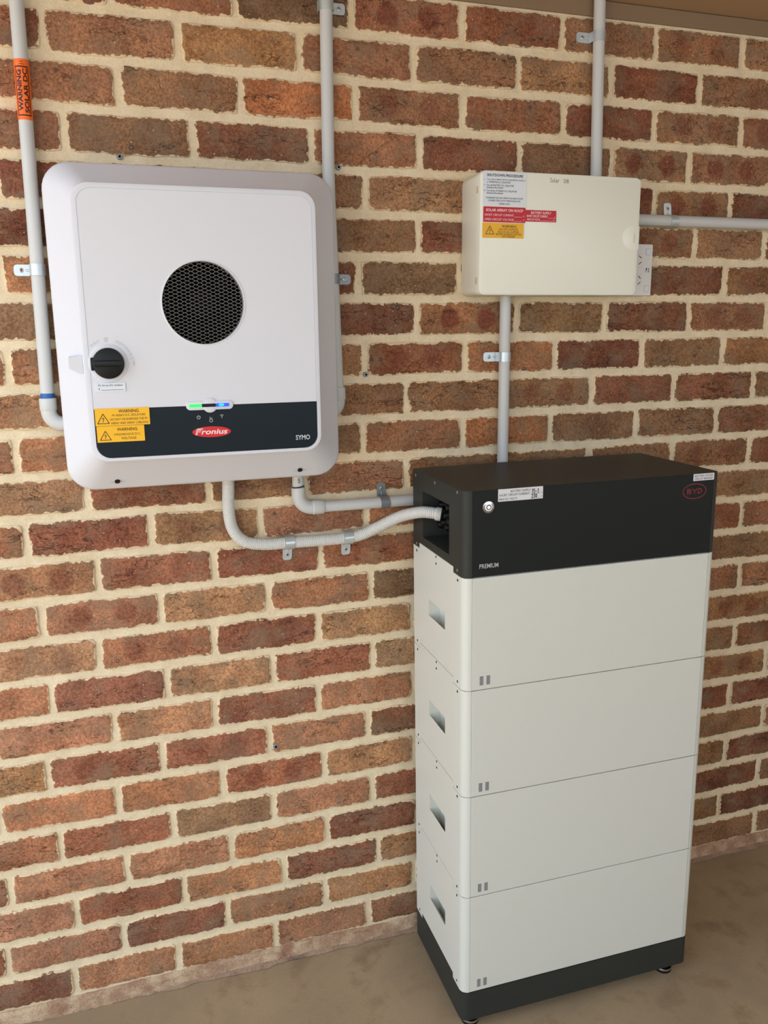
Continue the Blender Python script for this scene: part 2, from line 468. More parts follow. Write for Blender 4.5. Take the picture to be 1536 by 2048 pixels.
# brick wall -------------------------------------------------------
HX, CZ, ZB = 0.118855, 0.086805, 1.155     # half brick, course, height of bed 0
PERP = {
-12:{1:-11,3:-14,5:-9,7:-8,9:-3,11:-1}, -11:{-2:-9,0:-5,2:-6,4:0,6:6,8:2,10:5}, -10:{-1:-3,1:-8,3:-9,5:-6,7:2,9:3,11:11},
-9:{-2:13,0:12,2:14,4:13,6:13,8:14,10:-13}, -8:{3:11,9:16,11:-5}, -7:{4:11,10:18,12:-10}, -6:{-3:-5,3:-8,5:-11,11:-6},
-5:{4:7,6:15,8:13,10:14,12:17}, -4:{-3:-9,3:4,5:3,7:-1,9:3,11:5}, -3:{4:-19,8:-15,10:-16,12:-10}, -2:{-3:-10,3:-4,5:1,7:-7,9:-3,11:1},
-1:{-2:-3,0:4,2:-20,4:-21,8:-17,10:-10,12:-6}, 0:{-3:-8,-1:-1,1:-4,3:-1}, 1:{-2:6,0:8,2:10,12:-12}, 2:{-3:7,-1:9,1:6,3:9},
3:{-2:-8,0:-1,2:-1,4:-7,12:0}, 4:{-3:10,-1:11,1:9,3:11}, 5:{-2:12,0:-8,2:-5,12:-2}, 6:{-3:-12,-1:-10,1:-6,3:-3,13:-3},
7:{-4:3,-2:7,0:1,2:4,4:-4,12:-3}, 8:{-3:-3,-1:3,1:-3,3:5,13:4}, 9:{-4:6,-2:14,0:12,2:6,12:-1}, 10:{-3:15,-1:18,1:16,3:19,13:4},
11:{-4:-16,-2:-7,0:-5,2:-2,4:-5,12:-8}, 12:{-3:-2,-1:-7,1:-12,3:-10,13:10}}
# colour of every brick seen, keyed by course and left joint; a fourth number is the strength of its burnt blotches
TONE = {
-12:{-1:(140,86,62),1:(100,80,58),3:(138,82,60,.8),5:(130,72,50),7:(132,97,72),9:(142,97,66,.35),11:(142,106,76)},
-11:{-4:(126,75,58),-2:(145,101,76),0:(162,120,74),2:(135,91,69),4:(128,92,68),6:(150,114,77),8:(122,63,43),10:(132,93,66)},
-10:{-3:(150,104,78),-1:(131,96,69),1:(176,102,60),3:(134,92,66,.5),5:(142,89,63),7:(117,63,46),9:(132,97,69,.5),11:(132,82,57,.6)},
-9:{-4:(135,88,68),-2:(123,93,68),0:(116,71,53),2:(152,100,70),4:(117,66,49),6:(120,91,66),8:(138,107,76,.9),10:(134,95,70,.8)},
-8:{-3:(112,60,49),1:(126,96,70),3:(147,114,81),5:(134,100,70),7:(106,56,41),9:(138,100,66,.8),11:(103,56,41)},
-7:{-4:(110,57,43),2:(124,94,66),4:(116,62,46),8:(129,92,62,.6),10:(138,105,76),12:(112,62,42)},
-6:{-5:(150,110,78),-3:(160,108,73),1:(112,67,49),3:(115,95,68),5:(86,46,36),7:(120,80,60),9:(110,64,47),11:(130,96,63,.5)},
-5:{-4:(117,94,71),2:(106,61,48),4:(138,92,60,.95),6:(124,98,65),8:(103,60,44),10:(130,89,63,.5),12:(120,88,60)},
-4:{-5:(150,95,65),-3:(142,94,66),1:(138,101,68),3:(127,74,49,.7),5:(148,95,60),7:(104,54,40),9:(126,97,64),11:(138,94,57)},
-3:{-4:(152,112,80),2:(134,98,67),4:(130,94,63),6:(126,96,66,.5),8:(121,68,48),10:(124,74,53),12:(120,93,64)},
-2:{-5:(150,92,66),-3:(156,101,69),1:(130,104,73),3:(132,88,60),5:(156,95,54),7:(125,95,66),9:(126,95,65),11:(123,76,53)},
-1:{-4:(146,113,83),-2:(127,71,53),0:(128,98,70,.3),2:(137,94,69),4:(124,88,58),6:(118,92,60),8:(120,92,63),10:(130,88,58,.4),12:(116,65,44)},
0:{-5:(142,90,66),-3:(132,71,56,.4),-1:(142,110,76,.35),1:(142,94,73),3:(154,99,68),11:(136,105,68)},
1:{-4:(158,112,80,.6),-2:(142,83,63,.3),0:(131,69,53),2:(148,90,62,.4),10:(136,80,56),12:(142,86,60)},
2:{-5:(162,107,79),-3:(150,99,76,.6),-1:(160,122,86),1:(147,97,67),3:(100,82,58),11:(114,88,58)},
3:{-4:(161,124,93,.3),-2:(151,96,71,.5),0:(136,76,59),2:(162,125,84),10:(140,92,61),12:(146,98,66)},
4:{-5:(175,113,83),-3:(136,79,66),-1:(166,127,91,.25),1:(139,76,56),3:(153,128,94),11:(138,99,60,.6)},
5:{-4:(172,113,86),-2:(172,123,89),0:(146,86,66),2:(167,112,82),10:(134,101,63),12:(122,77,49)},
6:{-5:(175,131,83),-3:(149,86,66,.4),-1:(151,86,66,.4),1:(166,113,83),3:(124,78,54),11:(138,102,64,.6)},
7:{-4:(184,118,81),-2:(178,116,79),0:(151,86,61,.6),2:(167,124,84),10:(120,67,47),12:(109,59,44)},
8:{-5:(150,93,66),-3:(150,86,63),-1:(142,112,80),1:(173,119,89),3:(134,78,57),11:(128,96,60)},
9:{-6:(130,86,72),-4:(175,116,86),-2:(166,113,83),0:(171,116,76),2:(118,67,52),10:(127,94,57),12:(106,59,43)},
10:{-5:(166,113,89),-3:(141,81,59,.3),-1:(173,119,79),1:(122,70,54),3:(155,110,69),11:(106,61,42)},
11:{-4:(166,113,89),-2:(127,76,59),0:(157,112,79),2:(164,119,78),10:(126,91,53),12:(101,57,42)},
12:{-5:(121,73,59),-3:(156,109,79),-1:(160,112,77),1:(148,103,77),3:(136,97,72,.3),11:(125,91,60)}}
GENERIC = [(150,104,76),(128,72,53),(142,108,76),(160,112,78),(118,66,49),(124,94,67),(148,90,64),(134,92,68)]

def joint_x(c, h):
    P = PERP[c]
    if h in P: o = P[h]
    else:
        lo = [k for k in P if k < h]; hi = [k for k in P if k > h]
        if lo and hi:
            a, b = max(lo), min(hi); o = P[a]+(P[b]-P[a])*(h-a)/(b-a)
        else:
            a = max(lo) if lo else min(hi); o = P[a]*.5
    return HX*h + o*.001

def brick_mesh(name, x0, x1, z0, z1, tone, rnd, mbig=None):
    """one brick with a ragged arris; tone is RGBA"""
    cx, cz = (x0+x1)/2, (z0+z1)/2
    w_, h_ = x1-x0, z1-z0
    nx, nz = 22, 7
    per = []
    for i in range(nx): per.append((x0+w_*i/nx, z0))
    for i in range(nz): per.append((x1, z0+h_*i/nz))
    for i in range(nx): per.append((x1-w_*i/nx, z1))
    for i in range(nz): per.append((x0, z1-h_*i/nz))
    n = len(per)
    tz = rnd.uniform(-.0014, .0014)
    face_y = rnd.uniform(-.0032, -.0006)
    out = []; wob = 0
    for i, (x, z) in enumerate(per):
        wob = wob*.55+rnd.uniform(-.0016, .0016)
        ins = .0008+wob
        dx = cx-x; dz = cz-z
        corner = min(abs(x-x0), abs(x-x1))+min(abs(z-z0), abs(z-z1))
        k = ins+(.002 if corner < .002 else 0)
        sx = (1 if dx > 0 else -1)*k if (abs(x-x0) < 1e-6 or abs(x-x1) < 1e-6) else 0
        sz = (1 if dz > 0 else -1)*k if (abs(z-z0) < 1e-6 or abs(z-z1) < 1e-6) else 0
        out.append((x+sx, z+sz+tz*(x-cx)/w_*2))
    def inset(d): return [(cx+(x-cx)*(1-2*d/w_), cz+(z-cz)*(1-2*d/h_)) for x, z in out]
    L = [[(x, .012, z) for x, z in out], [(x, face_y+.0016, z) for x, z in out],
         [(x, face_y, z) for x, z in inset(.0016)], [(x, face_y-.0003, z) for x, z in inset(.0085)]]
    E_ = [0, 0, .18, 1]
    return L, E_, (cx, cz), n

def brick_data(me, verts_edge, tone, uvs):
    a = me.attributes.new('tone', 'FLOAT_COLOR', 'POINT')
    a.data.foreach_set('color', [c for t in tone for c in t])
    a = me.attributes.new('edge', 'FLOAT', 'POINT')
    a.data.foreach_set('value', verts_edge)
    u = me.uv_layers.new(name='local')
    li = [l.vertex_index for l in me.loops]
    u.data.foreach_set('uv', [c for i in li for c in uvs[i]])

mb = MB(); mb.box(-2.6, 4.0, 0.0022, 0.12, -0.01, 2.229)
wall = mb.build('wall_back', M_MORTAR, smooth=0)
struct(wall)

BED, PRP = .0150, .0105
rest = []
for c in sorted(PERP):
    par = c % 2              # odd courses have joints on even half-bricks
    hs = [h for h in range(-22, 32) if (h % 2) != (c % 2)]
    zt = ZB-CZ*c-BED/2; zb = ZB-CZ*(c+1)+BED/2
    for h in hs:
        x0 = joint_x(c, h)+PRP/2; x1 = joint_x(c, h+2)-PRP/2
        if x1 > 3.0 or x0 < -2.6: continue
        t = TONE[c].get(h)
        if t is None:
            t = GENERIC[rng.randrange(len(GENERIC))]
            t = (*t, .5 if rng.random() < .25 else 0)
        j = rng.uniform(.97, 1.04)
        lum = sum(t[:3])/3
        mean = [lum*1.33, lum*.965, lum*.705]
        rgb = lin(*[min(255, ((v*.66+m_*.34)*j*.80+114*.20*(1.32, .98, .74)[i_])*(1.13, 1.15, 1.18)[i_]) for i_, (v, m_) in enumerate(zip(t[:3], mean))])[:3]
        tone = (*rgb, t[3] if len(t) > 3 else 0.0)
        L, E_, (cx, cz), n = brick_mesh('brick', x0, x1, zb, zt, tone, rng)
        if not (-6 <= h <= 13):
            rest.append((L, E_, cx, cz, tone)); continue
        bb = MB(); bb.loft([[(x-cx, y, z-cz) for x, y, z in l] for l in L], cap0=False)
        o = bb.build('brick', M_BRICK, wall, recalc=False, smooth=60)
        o.location = (cx, 0, cz)
        brick_data(o.data, [E_[k] for k in range(4) for _ in range(n)], [tone]*(4*n), [(v.co.x, v.co.z) for v in o.data.vertices])
bb = MB(); ev = []; tv = []; uvv = []
for L, E_, cx, cz, tone in rest:
    bb.loft(L, cap0=False)
    for k in range(4):
        for q in L[k]:
            ev.append(E_[k]); tv.append(tone); uvv.append((q[0]-cx, q[2]-cz))
o = bb.build('outlying_bricks', M_BRICK, wall, recalc=False, smooth=60)
o['kind'] = 'stuff'
brick_data(o.data, ev, tv, uvv)

# rough mortar fillet and damp course at the foot of the wall
mb = MB(); n = 700; NR = 9
cols = []; w1 = [0.0]*NR; slow = 0.0
for i in range(n+1):
    x = -2.6+5.6*i/n
    slow = slow*.96+rng.uniform(-.0011, .0011)
    col_ = []
    for k in range(NR):
        w1[k] = w1[k]*.72+rng.uniform(-.0013, .0013)
        t = k/(NR-1)
        z = .0335-.0385*t+slow*(1-abs(2*t-1))+w1[k]*.7+(slow*.8 if k < 2 else 0)
        y = -.0012-.0078*t**.8+w1[k]*.9+slow*.7
        if k == 0: y = .006
        col_.append((x, y, z))
    cols.append(col_)
mb.loft(cols, cap0=False, cap1=False, closed=False)
mb.build('mortar_fillet', M_FILLET, wall, smooth=70)
mb = MB(); rows = [[], [], [], []]; a = d = 0; slow = 0.0
for i in range(n+1):
    x = -2.6+5.6*i/n
    slow = slow*.97+rng.uniform(-.0009, .0009)
    a = a*.75+rng.uniform(-.0009, .0009); d = d*.7+rng.uniform(-.0009, .0009)
    rows[0].append((x, .004, .0035)); rows[1].append((x, -.0075+a+slow, .0015+d)); rows[2].append((x, -.0150+a+slow*2.2, -.0035+d*.4)); rows[3].append((x, -.0125+a+slow*2, -.0085))
mb.loft([list(q) for q in zip(*rows)], cap0=False, cap1=False, closed=False)
mb.build('damp_course_strip', M_DPC, wall, smooth=60)

# ------------------------------------------------------------------ hybrid inverter
inv = thing('solar_inverter', 'large white wall-mounted solar inverter with round fan grille and dark lower band', 'inverter', (-0.001, 0, 1.2255))
OX0, OX1, OZ0, OZ1 = -.2685, .2665, 1.2265, 1.8215       # outer rim
FX0, FX1, FZ0, FZ1 = -.2225, .2140, 1.2885, 1.7785       # edge of the raised front
YF = -.180
def blend(t, r):
    return rrect(OX0+(FX0-OX0)*t, OX1+(FX1-OX1)*t, OZ0+(FZ0-OZ0)*t, OZ1+(FZ1-OZ1)*t, r, 8)
def lp(y, o): return [(x, y, z) for x, z in o]
GX0, GX1, GZ0, GZ1 = -.2118, .2052, 1.2958, 1.7690       # groove around the front panel
mb = MB()
ring = []
inner = rrect(GX0, GX1, GZ0, GZ1, .026, 8)
mb.loft([lp(-.0355, blend(.06, .046)), lp(-.038, blend(0, .05)), lp(-.108, blend(0, .05)), lp(-.1125, blend(.035, .049)), lp(-.116, blend(.09, .048)),
         lp(-.168, blend(.90, .034)), lp(-.1755, blend(.985, .032)), lp(-.1793, blend(1.03, .031)), lp(YF, blend(1.08, .030)),
         lp(YF, inner), lp(YF+.0011, inner), lp(YF+.0011, rrect(GX0+.006, GX1-.006, GZ0+.006, GZ1-.006, .022, 8))], cap0=True, cap1=False)
cover = mb.build('cover', M_INV, inv, smooth=32)
mb = MB(); mb.loft([lp(0.0, blend(.5, .02)), lp(-.036, blend(.5, .02))])
mb.build('mounting_bracket', M_GALVD, inv)
# front panel with its fan opening
FCX, FCZ, FR = -.0035, 1.5745, .0742
mb = MB()
pin = rrect(GX0+.0006, GX1-.0006, 1.3868, GZ1-.0006, (.0006, .0006, .0255, .0255), 8)
per = []
for i in range(len(pin)):
    a0, a1 = pin[i], pin[(i+1) % len(pin)]
    k = max(1, int(math.dist(a0, a1)/.012))
    per += [(a0[0]+(a1[0]-a0[0])*j/k, a0[1]+(a1[1]-a0[1])*j/k) for j in range(k)]
def on_circle(p, r):
    t = math.atan2(p[1]-FCZ, p[0]-FCX); return (FCX+r*math.cos(t), FCZ+r*math.sin(t))
# polar order so that the ring to the opening is clean
per.sort(key=lambda p: math.atan2(p[1]-FCZ, p[0]-FCX))
mb.loft([lp(YF+.0010, per), lp(YF+.0003, per), lp(YF+.0002, [on_circle(p, FR+.003) for p in per]), lp(YF-.0008, [on_circle(p, FR+.0022) for p in per]),
         lp(YF-.0008, [on_circle(p, FR+.0006) for p in per]), lp(YF+.0018, [on_circle(p, FR) for p in per]), lp(YF+.022, [on_circle(p, FR) for p in per])], False, False)
mb.build('front_panel', M_INVP, inv, smooth=25)
mb = MB(); plate(mb, rrect(GX0+.0006, GX1-.0006, GZ0+.0006, 1.3866, (.0255, .0255, .0005, .0005), 8), YF+.0010, YF+.0001)
band = mb.build('lower_band', M_BAND, inv, smooth=30)
# fan behind the grille
circ = lambda r, n=48: [(FCX+r*math.cos(2*PI*i/n), FCZ+r*math.sin(2*PI*i/n)) for i in range(n)]
mb = MB(); mb.loft([lp(YF+.020, circ(FR+.004)), lp(YF+.075, circ(FR+.004))], False, True)
mb.build('fan_well', M_DARKCAV, inv)
mb = MB()
for k in range(7):
    for (ra, rb, n) in ((.026, .07, 6),):
        rows = []
        for i in range(n+1):
            r = ra+(rb-ra)*i/n; t = 2*PI*k/7+.5+.5*i/n
            rows.append([(FCX+r*math.cos(t+dt), YF+.045+dy, FCZ+r*math.sin(t+dt)) for dt, dy in ((-.28, -.012), (-.05, -.002), (.22, .012))])
        mb.loft(rows, False, False, closed=False)
mb.cyl((FCX, YF+.06, FCZ), (0, -1, 0), .026, .03, 28, bev=.003)
mb.build('fan', M_DARKCAV, inv, recalc=False)
# expanded metal grille: wavy strands that meet their neighbours
mb = MB()
pz, wl, th = .00335, .0153, .00042
nrow = int(FR*2/pz)+1
for j in range(nrow):
    zc = FCZ-FR+pz*(j+.5)
    hw = math.sqrt(max(0, (FR+.0015)**2-(zc-FCZ)**2))
    if hw < .006: continue
    sgn = 1 if j % 2 else -1
    xs = []; x = FCX-hw
    k0 = math.floor((FCX-hw)/(wl/8)); k1 = math.ceil((FCX+hw)/(wl/8))
    prof = [1, .92, 0, -.92, -1, -.92, 0, .92]
    pts = [(k*wl/8, zc+sgn*pz*.46*prof[k % 8]) for k in range(k0, k1+1)]
    pts = [p for p in pts if math.hypot(p[0]-FCX, p[1]-FCZ) < FR+.002]
    if len(pts) < 2: continue
    L = [[(x, YF+.0075, z-th), (x, YF+.0075, z+th), (x, YF+.0095, z+th*.7), (x, YF+.0095, z-th*.7)] for x, z in pts]
    mb.loft(L)
mb.build('fan_grille', M_WIRE, inv, smooth=0)

F_inv = lambda d: (lambda a, b: (a, YF-d, b))
# rotary isolator
KX, KZ = -.1792, 1.4688
mb = MB(); mb.cyl((KX, YF+.001, KZ), (0, -1, 0), .0345, .003, 40, bev=.002)
sw = mb.build('isolator_switch', M_INVP, inv); sw['label'] = 'black rotary isolator on a pale round collar'
mb = MB(); mb.cyl((KX, YF-.002, KZ), (0, -1, 0), .0278, .010, 40, r1=.0272, bev=.0015)
mb.build('dial', M_BLACK, sw)
mb = MB(); plate(mb, rrect(KX-.0265, KX+.0235, KZ-.0055, KZ+.0055, .002, 3), YF-.011, YF-.0225, .0015)
mb.build('grip', M_BLACK, sw)
mb = MB(); plate(mb, rrect(KX-.0305, KX-.0245, KZ-.012, KZ+.011, .002, 3), YF-.002, YF-.011, .001)
mb.build('lock_tab', M_BLACK, sw)
mb = MB(); f = F_inv(.0012)
ring2(mb, KX-.002, KZ+.0418, .0028, .0042, .0009, f, n=16)
bar2(mb, (KX+.0438, KZ-.005), (KX+.0438, KZ+.004), .0012, f)
for i in range(7):
    t = math.radians(66-9*i); rr = .042
    ring2(mb, KX+rr*math.cos(t), KZ+rr*math.sin(t), .0021, .0021, .0006, f, n=8)
for i in range(3):
    t = math.radians(112+9*i); ring2(mb, KX+.042*math.cos(t), KZ+.042*math.sin(t), .0021, .0021, .0006, f, n=8)
mb.build('embossed_scale', M_INKL, sw, smooth=0)
# padlock tab on the left slope
mb = MB()
mb.add([(-.2475, -.140, 1.4610), (-.2475, -.140, 1.4815), (-.2215, -.174, 1.4870), (-.2215, -.174, 1.4505),
        (-.2475, -.1770, 1.4605), (-.2475, -.1770, 1.4795), (-.2235, -.1772, 1.4835), (-.2235, -.1772, 1.4510)],
       [(0, 1, 2, 3), (4, 7, 6, 5), (0, 4, 5, 1), (1, 5, 6, 2), (2, 6, 7, 3), (3, 7, 4, 0)])
mb.build('padlock_tab', M_INVP, inv, bevel=.0008, smooth=0)
# status light
LX, LZ = -.0030, 1.3868
mb = MB(); plate(mb, rrect(LX-.0440, LX+.0440, LZ-.0083, LZ+.0083, .0082, 8), YF+.002, YF-.0022, .0008)
st = mb.build('status_light', M_INV, inv)
mb = MB(); plate(mb, [(LX+.0135*math.cos(2*PI*i/32), LZ+.0138*math.sin(2*PI*i/32)) for i in range(32)], YF+.002, YF-.0026, .0008)
mb.build('touch_button', M_INV, st)
for (nm, xa, xb, m_) in (('green_light_bar', -.0385, -.0150, M_LEDG), ('unlit_bar', -.0152, .0112, M_BLACK), ('blue_light_bar', .0110, .0360, M_LEDB)):
    mb = MB(); plate(mb, rrect(LX+xa, LX+xb, LZ-.0030, LZ+.0032, .0015, 4), YF, YF-.0029)
    mb.build(nm, m_, st)
mb = MB(); plate(mb, [(LX+.0215+.0055*math.cos(2*PI*i/20), LZ+.0003+.0026*math.sin(2*PI*i/20)) for i in range(20)], YF, YF-.0031)
mb.build('blue_light_centre', M_LEDC, st)
mb = MB(); f = F_inv(.0004)
ring2(mb, -.0250, 1.3648, .0034, .0034, .0008, f, PI*.5+.5, PI*2.5-.5, 16); bar2(mb, (-.0250, 1.3650), (-.0250, 1.3690), .0008, f)
for r in (.0028, .0052): ring2(mb, .0185, 1.3632, r, r, .0008, f, PI*.27, PI*.73, 8)
bar2(mb, (.0185, 1.3618), (.0185, 1.3636), .0012, f)
ring2(mb, -.0020, 1.3578, .0032, .0032, .0008, f, n=14); bar2(mb, (-.0036, 1.3605), (-.0036, 1.3650), .0008, f); bar2(mb, (-.0015, 1.3612), (.0006, 1.3632), .0007, f)
mb.build('printed_icons', M_INKG, band, smooth=0)
# maker's oval and model name
ROT = -.012
def rotf(cx, cz, d):
    return lambda a, b: (cx+a*math.cos(ROT)-b*math.sin(ROT), YF-d, cz+a*math.sin(ROT)+b*math.cos(ROT))
mb = MB(); f0 = rotf(-.0020, 1.3365, 0)
o_ = [f0(.0362*math.cos(2*PI*i/48), .0102*math.sin(2*PI*i/48)) for i in range(48)]
mb.loft([[(x, YF+.001, z) for x, y, z in o_], [(x, YF-.0005, z) for x, y, z in o_]])
lg = mb.build('logo_badge', M_REDO, inv)
lg['label'] = 'red oval badge with white lettering'
mb = MB(); f1 = rotf(-.0020, 1.3365, .0008)
put_text(mb, 'ronius', -.0195, .0298, -.0046, .0050, f1, .022, .22)
bar2(mb, (-.0300, -.0056), (-.0272, .0060), .0012, f1); bar2(mb, (-.0280, -.0056), (-.0258, .0038), .0014, f1); bar2(mb, (-.0276, .0058), (-.0160, .0058), .0017, f1); bar2(mb, (-.0262, .0034), (-.0190, .0034), .0013, f1); bar2(mb, (-.0272, .0004), (-.0205, .0004), .0013, f1)
mb.build('lettering', M_INKW, lg, smooth=0)
mb = MB(); put_text(mb, 'SYMO', .1605, .1890, 1.3124, 1.3220, F_inv(.0004), .02)
mb.build('model_name', M_INKG, band, smooth=0)
# screw wells on the lower slope
for (hx, hz, hy) in ((-.1797, 1.2430, -.1305), (.1780, 1.2430, -.1305)):
    nrm = Vector((0, -.66, -.75)).normalized()
    mb = MB(); mb.cyl(Vector((hx, hy, hz))-nrm*.004, nrm, .0050, .0046, 18)
    mb.build('screw_well', M_BLACK, inv)
    mb = MB()
    for s in (-1, 1):
        for k in (0, 1):
            c0 = Vector((hx+s*(.0085+.004*k), hy, hz))+nrm*.0004
            mb.cyl(c0-nrm*.001, nrm, .0008, .0012, 8)
    mb.build('well_mark', M_INKL, inv)

def sticker(name, m_, outline_rect, y, parent, depth=.0011, label=None):
    x0, x1, z0, z1 = outline_rect
    mb = MB(); plate(mb, rrect(x0, x1, z0, z1, .0006, 2), y+.0006, y-depth)
    o = mb.build(name, m_, parent, smooth=0)
    if label: o['label'] = label
    return o
def lettering(o, lines, m_, rect, y, extra=None, bold=.0):
    """lines: (text, left, right, bottom, top) as fractions of the label"""
    x0, x1, z0, z1 = rect; W_, H_ = x1-x0, z1-z0
    mb = MB(); f = lambda a, b: (a, y, b)
    for l in lines:
        t, a, b, c, d = l[:5]
        put_text(mb, t, x0+a*W_, x0+b*W_, z0+c*H_, z0+d*H_, f, l[5] if len(l) > 5 else bold)
    if extra: extra(mb, f, x0, z0, W_, H_)
    return mb.build('lettering', m_, o, smooth=0)

YS = YF-.0004
R_ = (-.2040, -.1530, 1.4183, 1.4338)
o = sticker('white_sticker', M_LABW, R_, YS, inv, .0014, 'small white sticker under the isolator dial')
lettering(o, [('PV Array DC Isolator', .08, .92, .56, .84), ('#', .08, .13, .20, .44)], M_INK, R_, YS-.0017,
          lambda mb, f, x, z, W_, H_: bar2(mb, (x+.18*W_, z+.18*H_), (x+.93*W_, z+.20*H_), .0006, f))
R_ = (-.2100, -.1140, 1.3562, 1.3878)
o = sticker('yellow_sticker', M_YEL, R_, YS, inv, .0014, 'wider yellow warning sticker above the other one')
lettering(o, [('WARNING', .43, .80, .74, .92, .012), ('PV ARRAY D.C. ISOLATORS', .31, .92, .53, .66), ('DO NOT DE-ENERGISE THE PV', .27, .96, .30, .43), ('ARRAY AND ARRAY CABLINGS', .28, .965, .08, .21)],
          M_INKB, R_, YS-.0017, lambda mb, f, x, z, W_, H_: hazard(mb, x+.145*W_, z+.42*H_, .56*H_, f))
R_ = (-.2090, -.1252, 1.3262, 1.3556)
o = sticker('yellow_sticker', M_YEL, R_, YS, inv, .0014, 'narrower yellow warning sticker on the dark band')
lettering(o, [('WARNING', .42, .85, .68, .88, .012), ('HAZARDOUS D.C.', .36, .92, .40, .54), ('VOLTAGE', .50, .82, .14, .29)],
          M_INKB, R_, YS-.0017, lambda mb, f, x, z, W_, H_: hazard(mb, x+.175*W_, z+.42*H_, .56*H_, f))

# ------------------------------------------------------------------ distribution board
DX0, DX1, DZ0, DZ1, DY = .5872, .9790, 1.5930, 1.8455, -.1000
db = thing('switchboard_enclosure', 'cream plastic switchboard box with warning stickers on its closed door', 'switchboard', ((DX0+DX1)/2, 0, DZ0))
mb = MB(); o1 = rrect(DX0+.002, DX1-.002, DZ0+.002, DZ1-.004, .016, 6); o2 = rrect(DX0+.001, DX1-.001, DZ0+.0012, DZ1-.0012, .013, 6)
mb.loft([lp(-.001, o1), lp(-.006, rrect(DX0, DX1, DZ0, DZ1-.002, .016, 6)), lp(-.076, o2), lp(-.0765, rrect(DX0+.003, DX1-.003, DZ0+.003, DZ1-.003, .012, 6)), lp(-.081, rrect(DX0+.003, DX1-.003, DZ0+.003, DZ1-.003, .012, 6))])
mb.build('box_body', M_CREAM, db)
mb = MB(); dr = rrect(DX0, DX1, DZ0, DZ1, .013, 6)
def dins(d): return rrect(DX0+d, DX1-d, DZ0+d, DZ1-d, .013-d*.6, 6)
mb.loft([lp(-.0785, dr), lp(DY+.003, dr), lp(DY+.001, dins(.0008)), lp(DY, dins(.003))])
door = mb.build('door', M_CREAM, db)
for z in (1.8080, 1.6230):
    mb = MB(); mb.box(DX0-.0006, DX0+.003, -.0905, -.0815, z-.0070, z+.0070)
    mb.build('hinge', M_HINGE, db, smooth=0)
# latch: half round tongue at the right edge, with a fine raised line round it
mb = MB(); LT = [(DX1+.0006, 1.6935), (DX1+.0006, 1.7430), (.9640, 1.7430)]
n = 16
arc = [(.9620-.0255*math.sin(PI*i/n), 1.71825+.0248*math.cos(PI*i/n)) for i in range(n+1)]
outl = [(DX1+.0006, 1.6935), (DX1+.0006, 1.7430)]+arc
plate(mb, outl, DY+.02, DY-.0006, .0005)
latch = mb.build('latch', M_CREAM, door)
mb = MB(); f = lambda a, b: (.9665-(b-1.7189), DY-.0008, 1.7189+(a-.9665))
put_text(mb, 'hager', .9665-.0105, .9665+.0105, 1.7189-.0038, 1.7189+.0028, f)
lt = mb.build('maker_name', M_INKC, db, smooth=0)
f = lambda a, b: (a, DY-.0003, b)
mb = MB()
handwrite(mb, 'Solar', .7500, .7730, 1.8272, .0085, .0007, f); handwrite(mb, 'DB', .7830, .7965, 1.8272, .0076, .0007, f)
mb.build('handwriting', M_INK, db, smooth=0)
YD = DY-.0001
R_ = (.5925, .6935, 1.7748, 1.8425)
o = sticker('white_sticker', M_LABW, R_, YD, db, .0010, 'white sticker with printed shutdown steps')
lettering(o, [('SHUTDOWN PROCEDURE', .09, .92, .865, .945, .022), ('1.', .02, .05, .755, .80), ("Turn off the 'MAIN SWITCH (INVERTER SUPPLY)'", .09, .975, .745, .80, .006), ("or 'INVERTER A.C. ISOLATOR'", .09, .63, .675, .73, .006),
              ('2.', .02, .055, .59, .635), ("Turn off 'BATTERY D.C. ISOLATOR'", .08, .71, .58, .635, .008), ('located at the inverter', .085, .465, .515, .565, .012),
              ('3.', .02, .055, .43, .475), ("Turn off the 'PV ARRAY D.C. ISOLATOR'", .08, .78, .42, .475, .008), ('located at the inverter', .085, .465, .355, .405, .012),
              ('*WARNING* DO NOT OPEN PLUG AND SOCKET', .065, .93, .215, .265, .01), ('CONNECTORS OR PV STRING ISOLATOR', .12, .87, .135, .185, .008), ('UNDER LOAD', .37, .62, .045, .095, .008)], M_INK, R_, YD-.0013)
R_ = (.5945, .6930, 1.7425, 1.7735)
o = sticker('red_sticker', M_REDL, R_, YD, db, .0010, 'larger red solar array sticker')
lettering(o, [('SOLAR ARRAY ON ROOF', .06, .94, .69, .87, .014), ('SHORT CIRCUIT CURRENT', .03, .72, .40, .54), ('A', .94, .97, .38, .50), ('OPEN CIRCUIT VOLTAGE', .03, .72, .11, .25), ('V', .94, .97, .10, .22)], M_INKW, R_, YD-.0013,
          lambda mb, f, x, z, W_, H_: (bar2(mb, (x+.73*W_, z+.37*H_), (x+.92*W_, z+.37*H_), .0005, f), bar2(mb, (x+.72*W_, z+.09*H_), (x+.91*W_, z+.09*H_), .0005, f)))
R_ = (.6938, .7672, 1.7458, 1.7694)
o = sticker('red_sticker', M_REDL, R_, YD, db, .0010, 'smaller red battery supply sticker')
lettering(o, [('BATTERY SUPPLY', .17, .83, .66, .88, .012), ('SHORT CIRCUIT CURRENT', .03, .72, .38, .58, .012), ('A', .94, .97, .36, .50), ('MAX DC VOLTS', .05, .46, .10, .28, .012), ('V', .91, .95, .10, .25)], M_INKW, R_, YD-.0013,
          lambda mb, f, x, z, W_, H_: (bar2(mb, (x+.72*W_, z+.34*H_), (x+.95*W_, z+.34*H_), .0005, f), bar2(mb, (x+.46*W_, z+.09*H_), (x+.95*W_, z+.09*H_), .0005, f)))
R_ = (.5930, .6895, 1.7105, 1.7412)
o = sticker('yellow_sticker', M_YELD, R_, YD, db, .0010, 'yellow multiple supplies warning sticker')
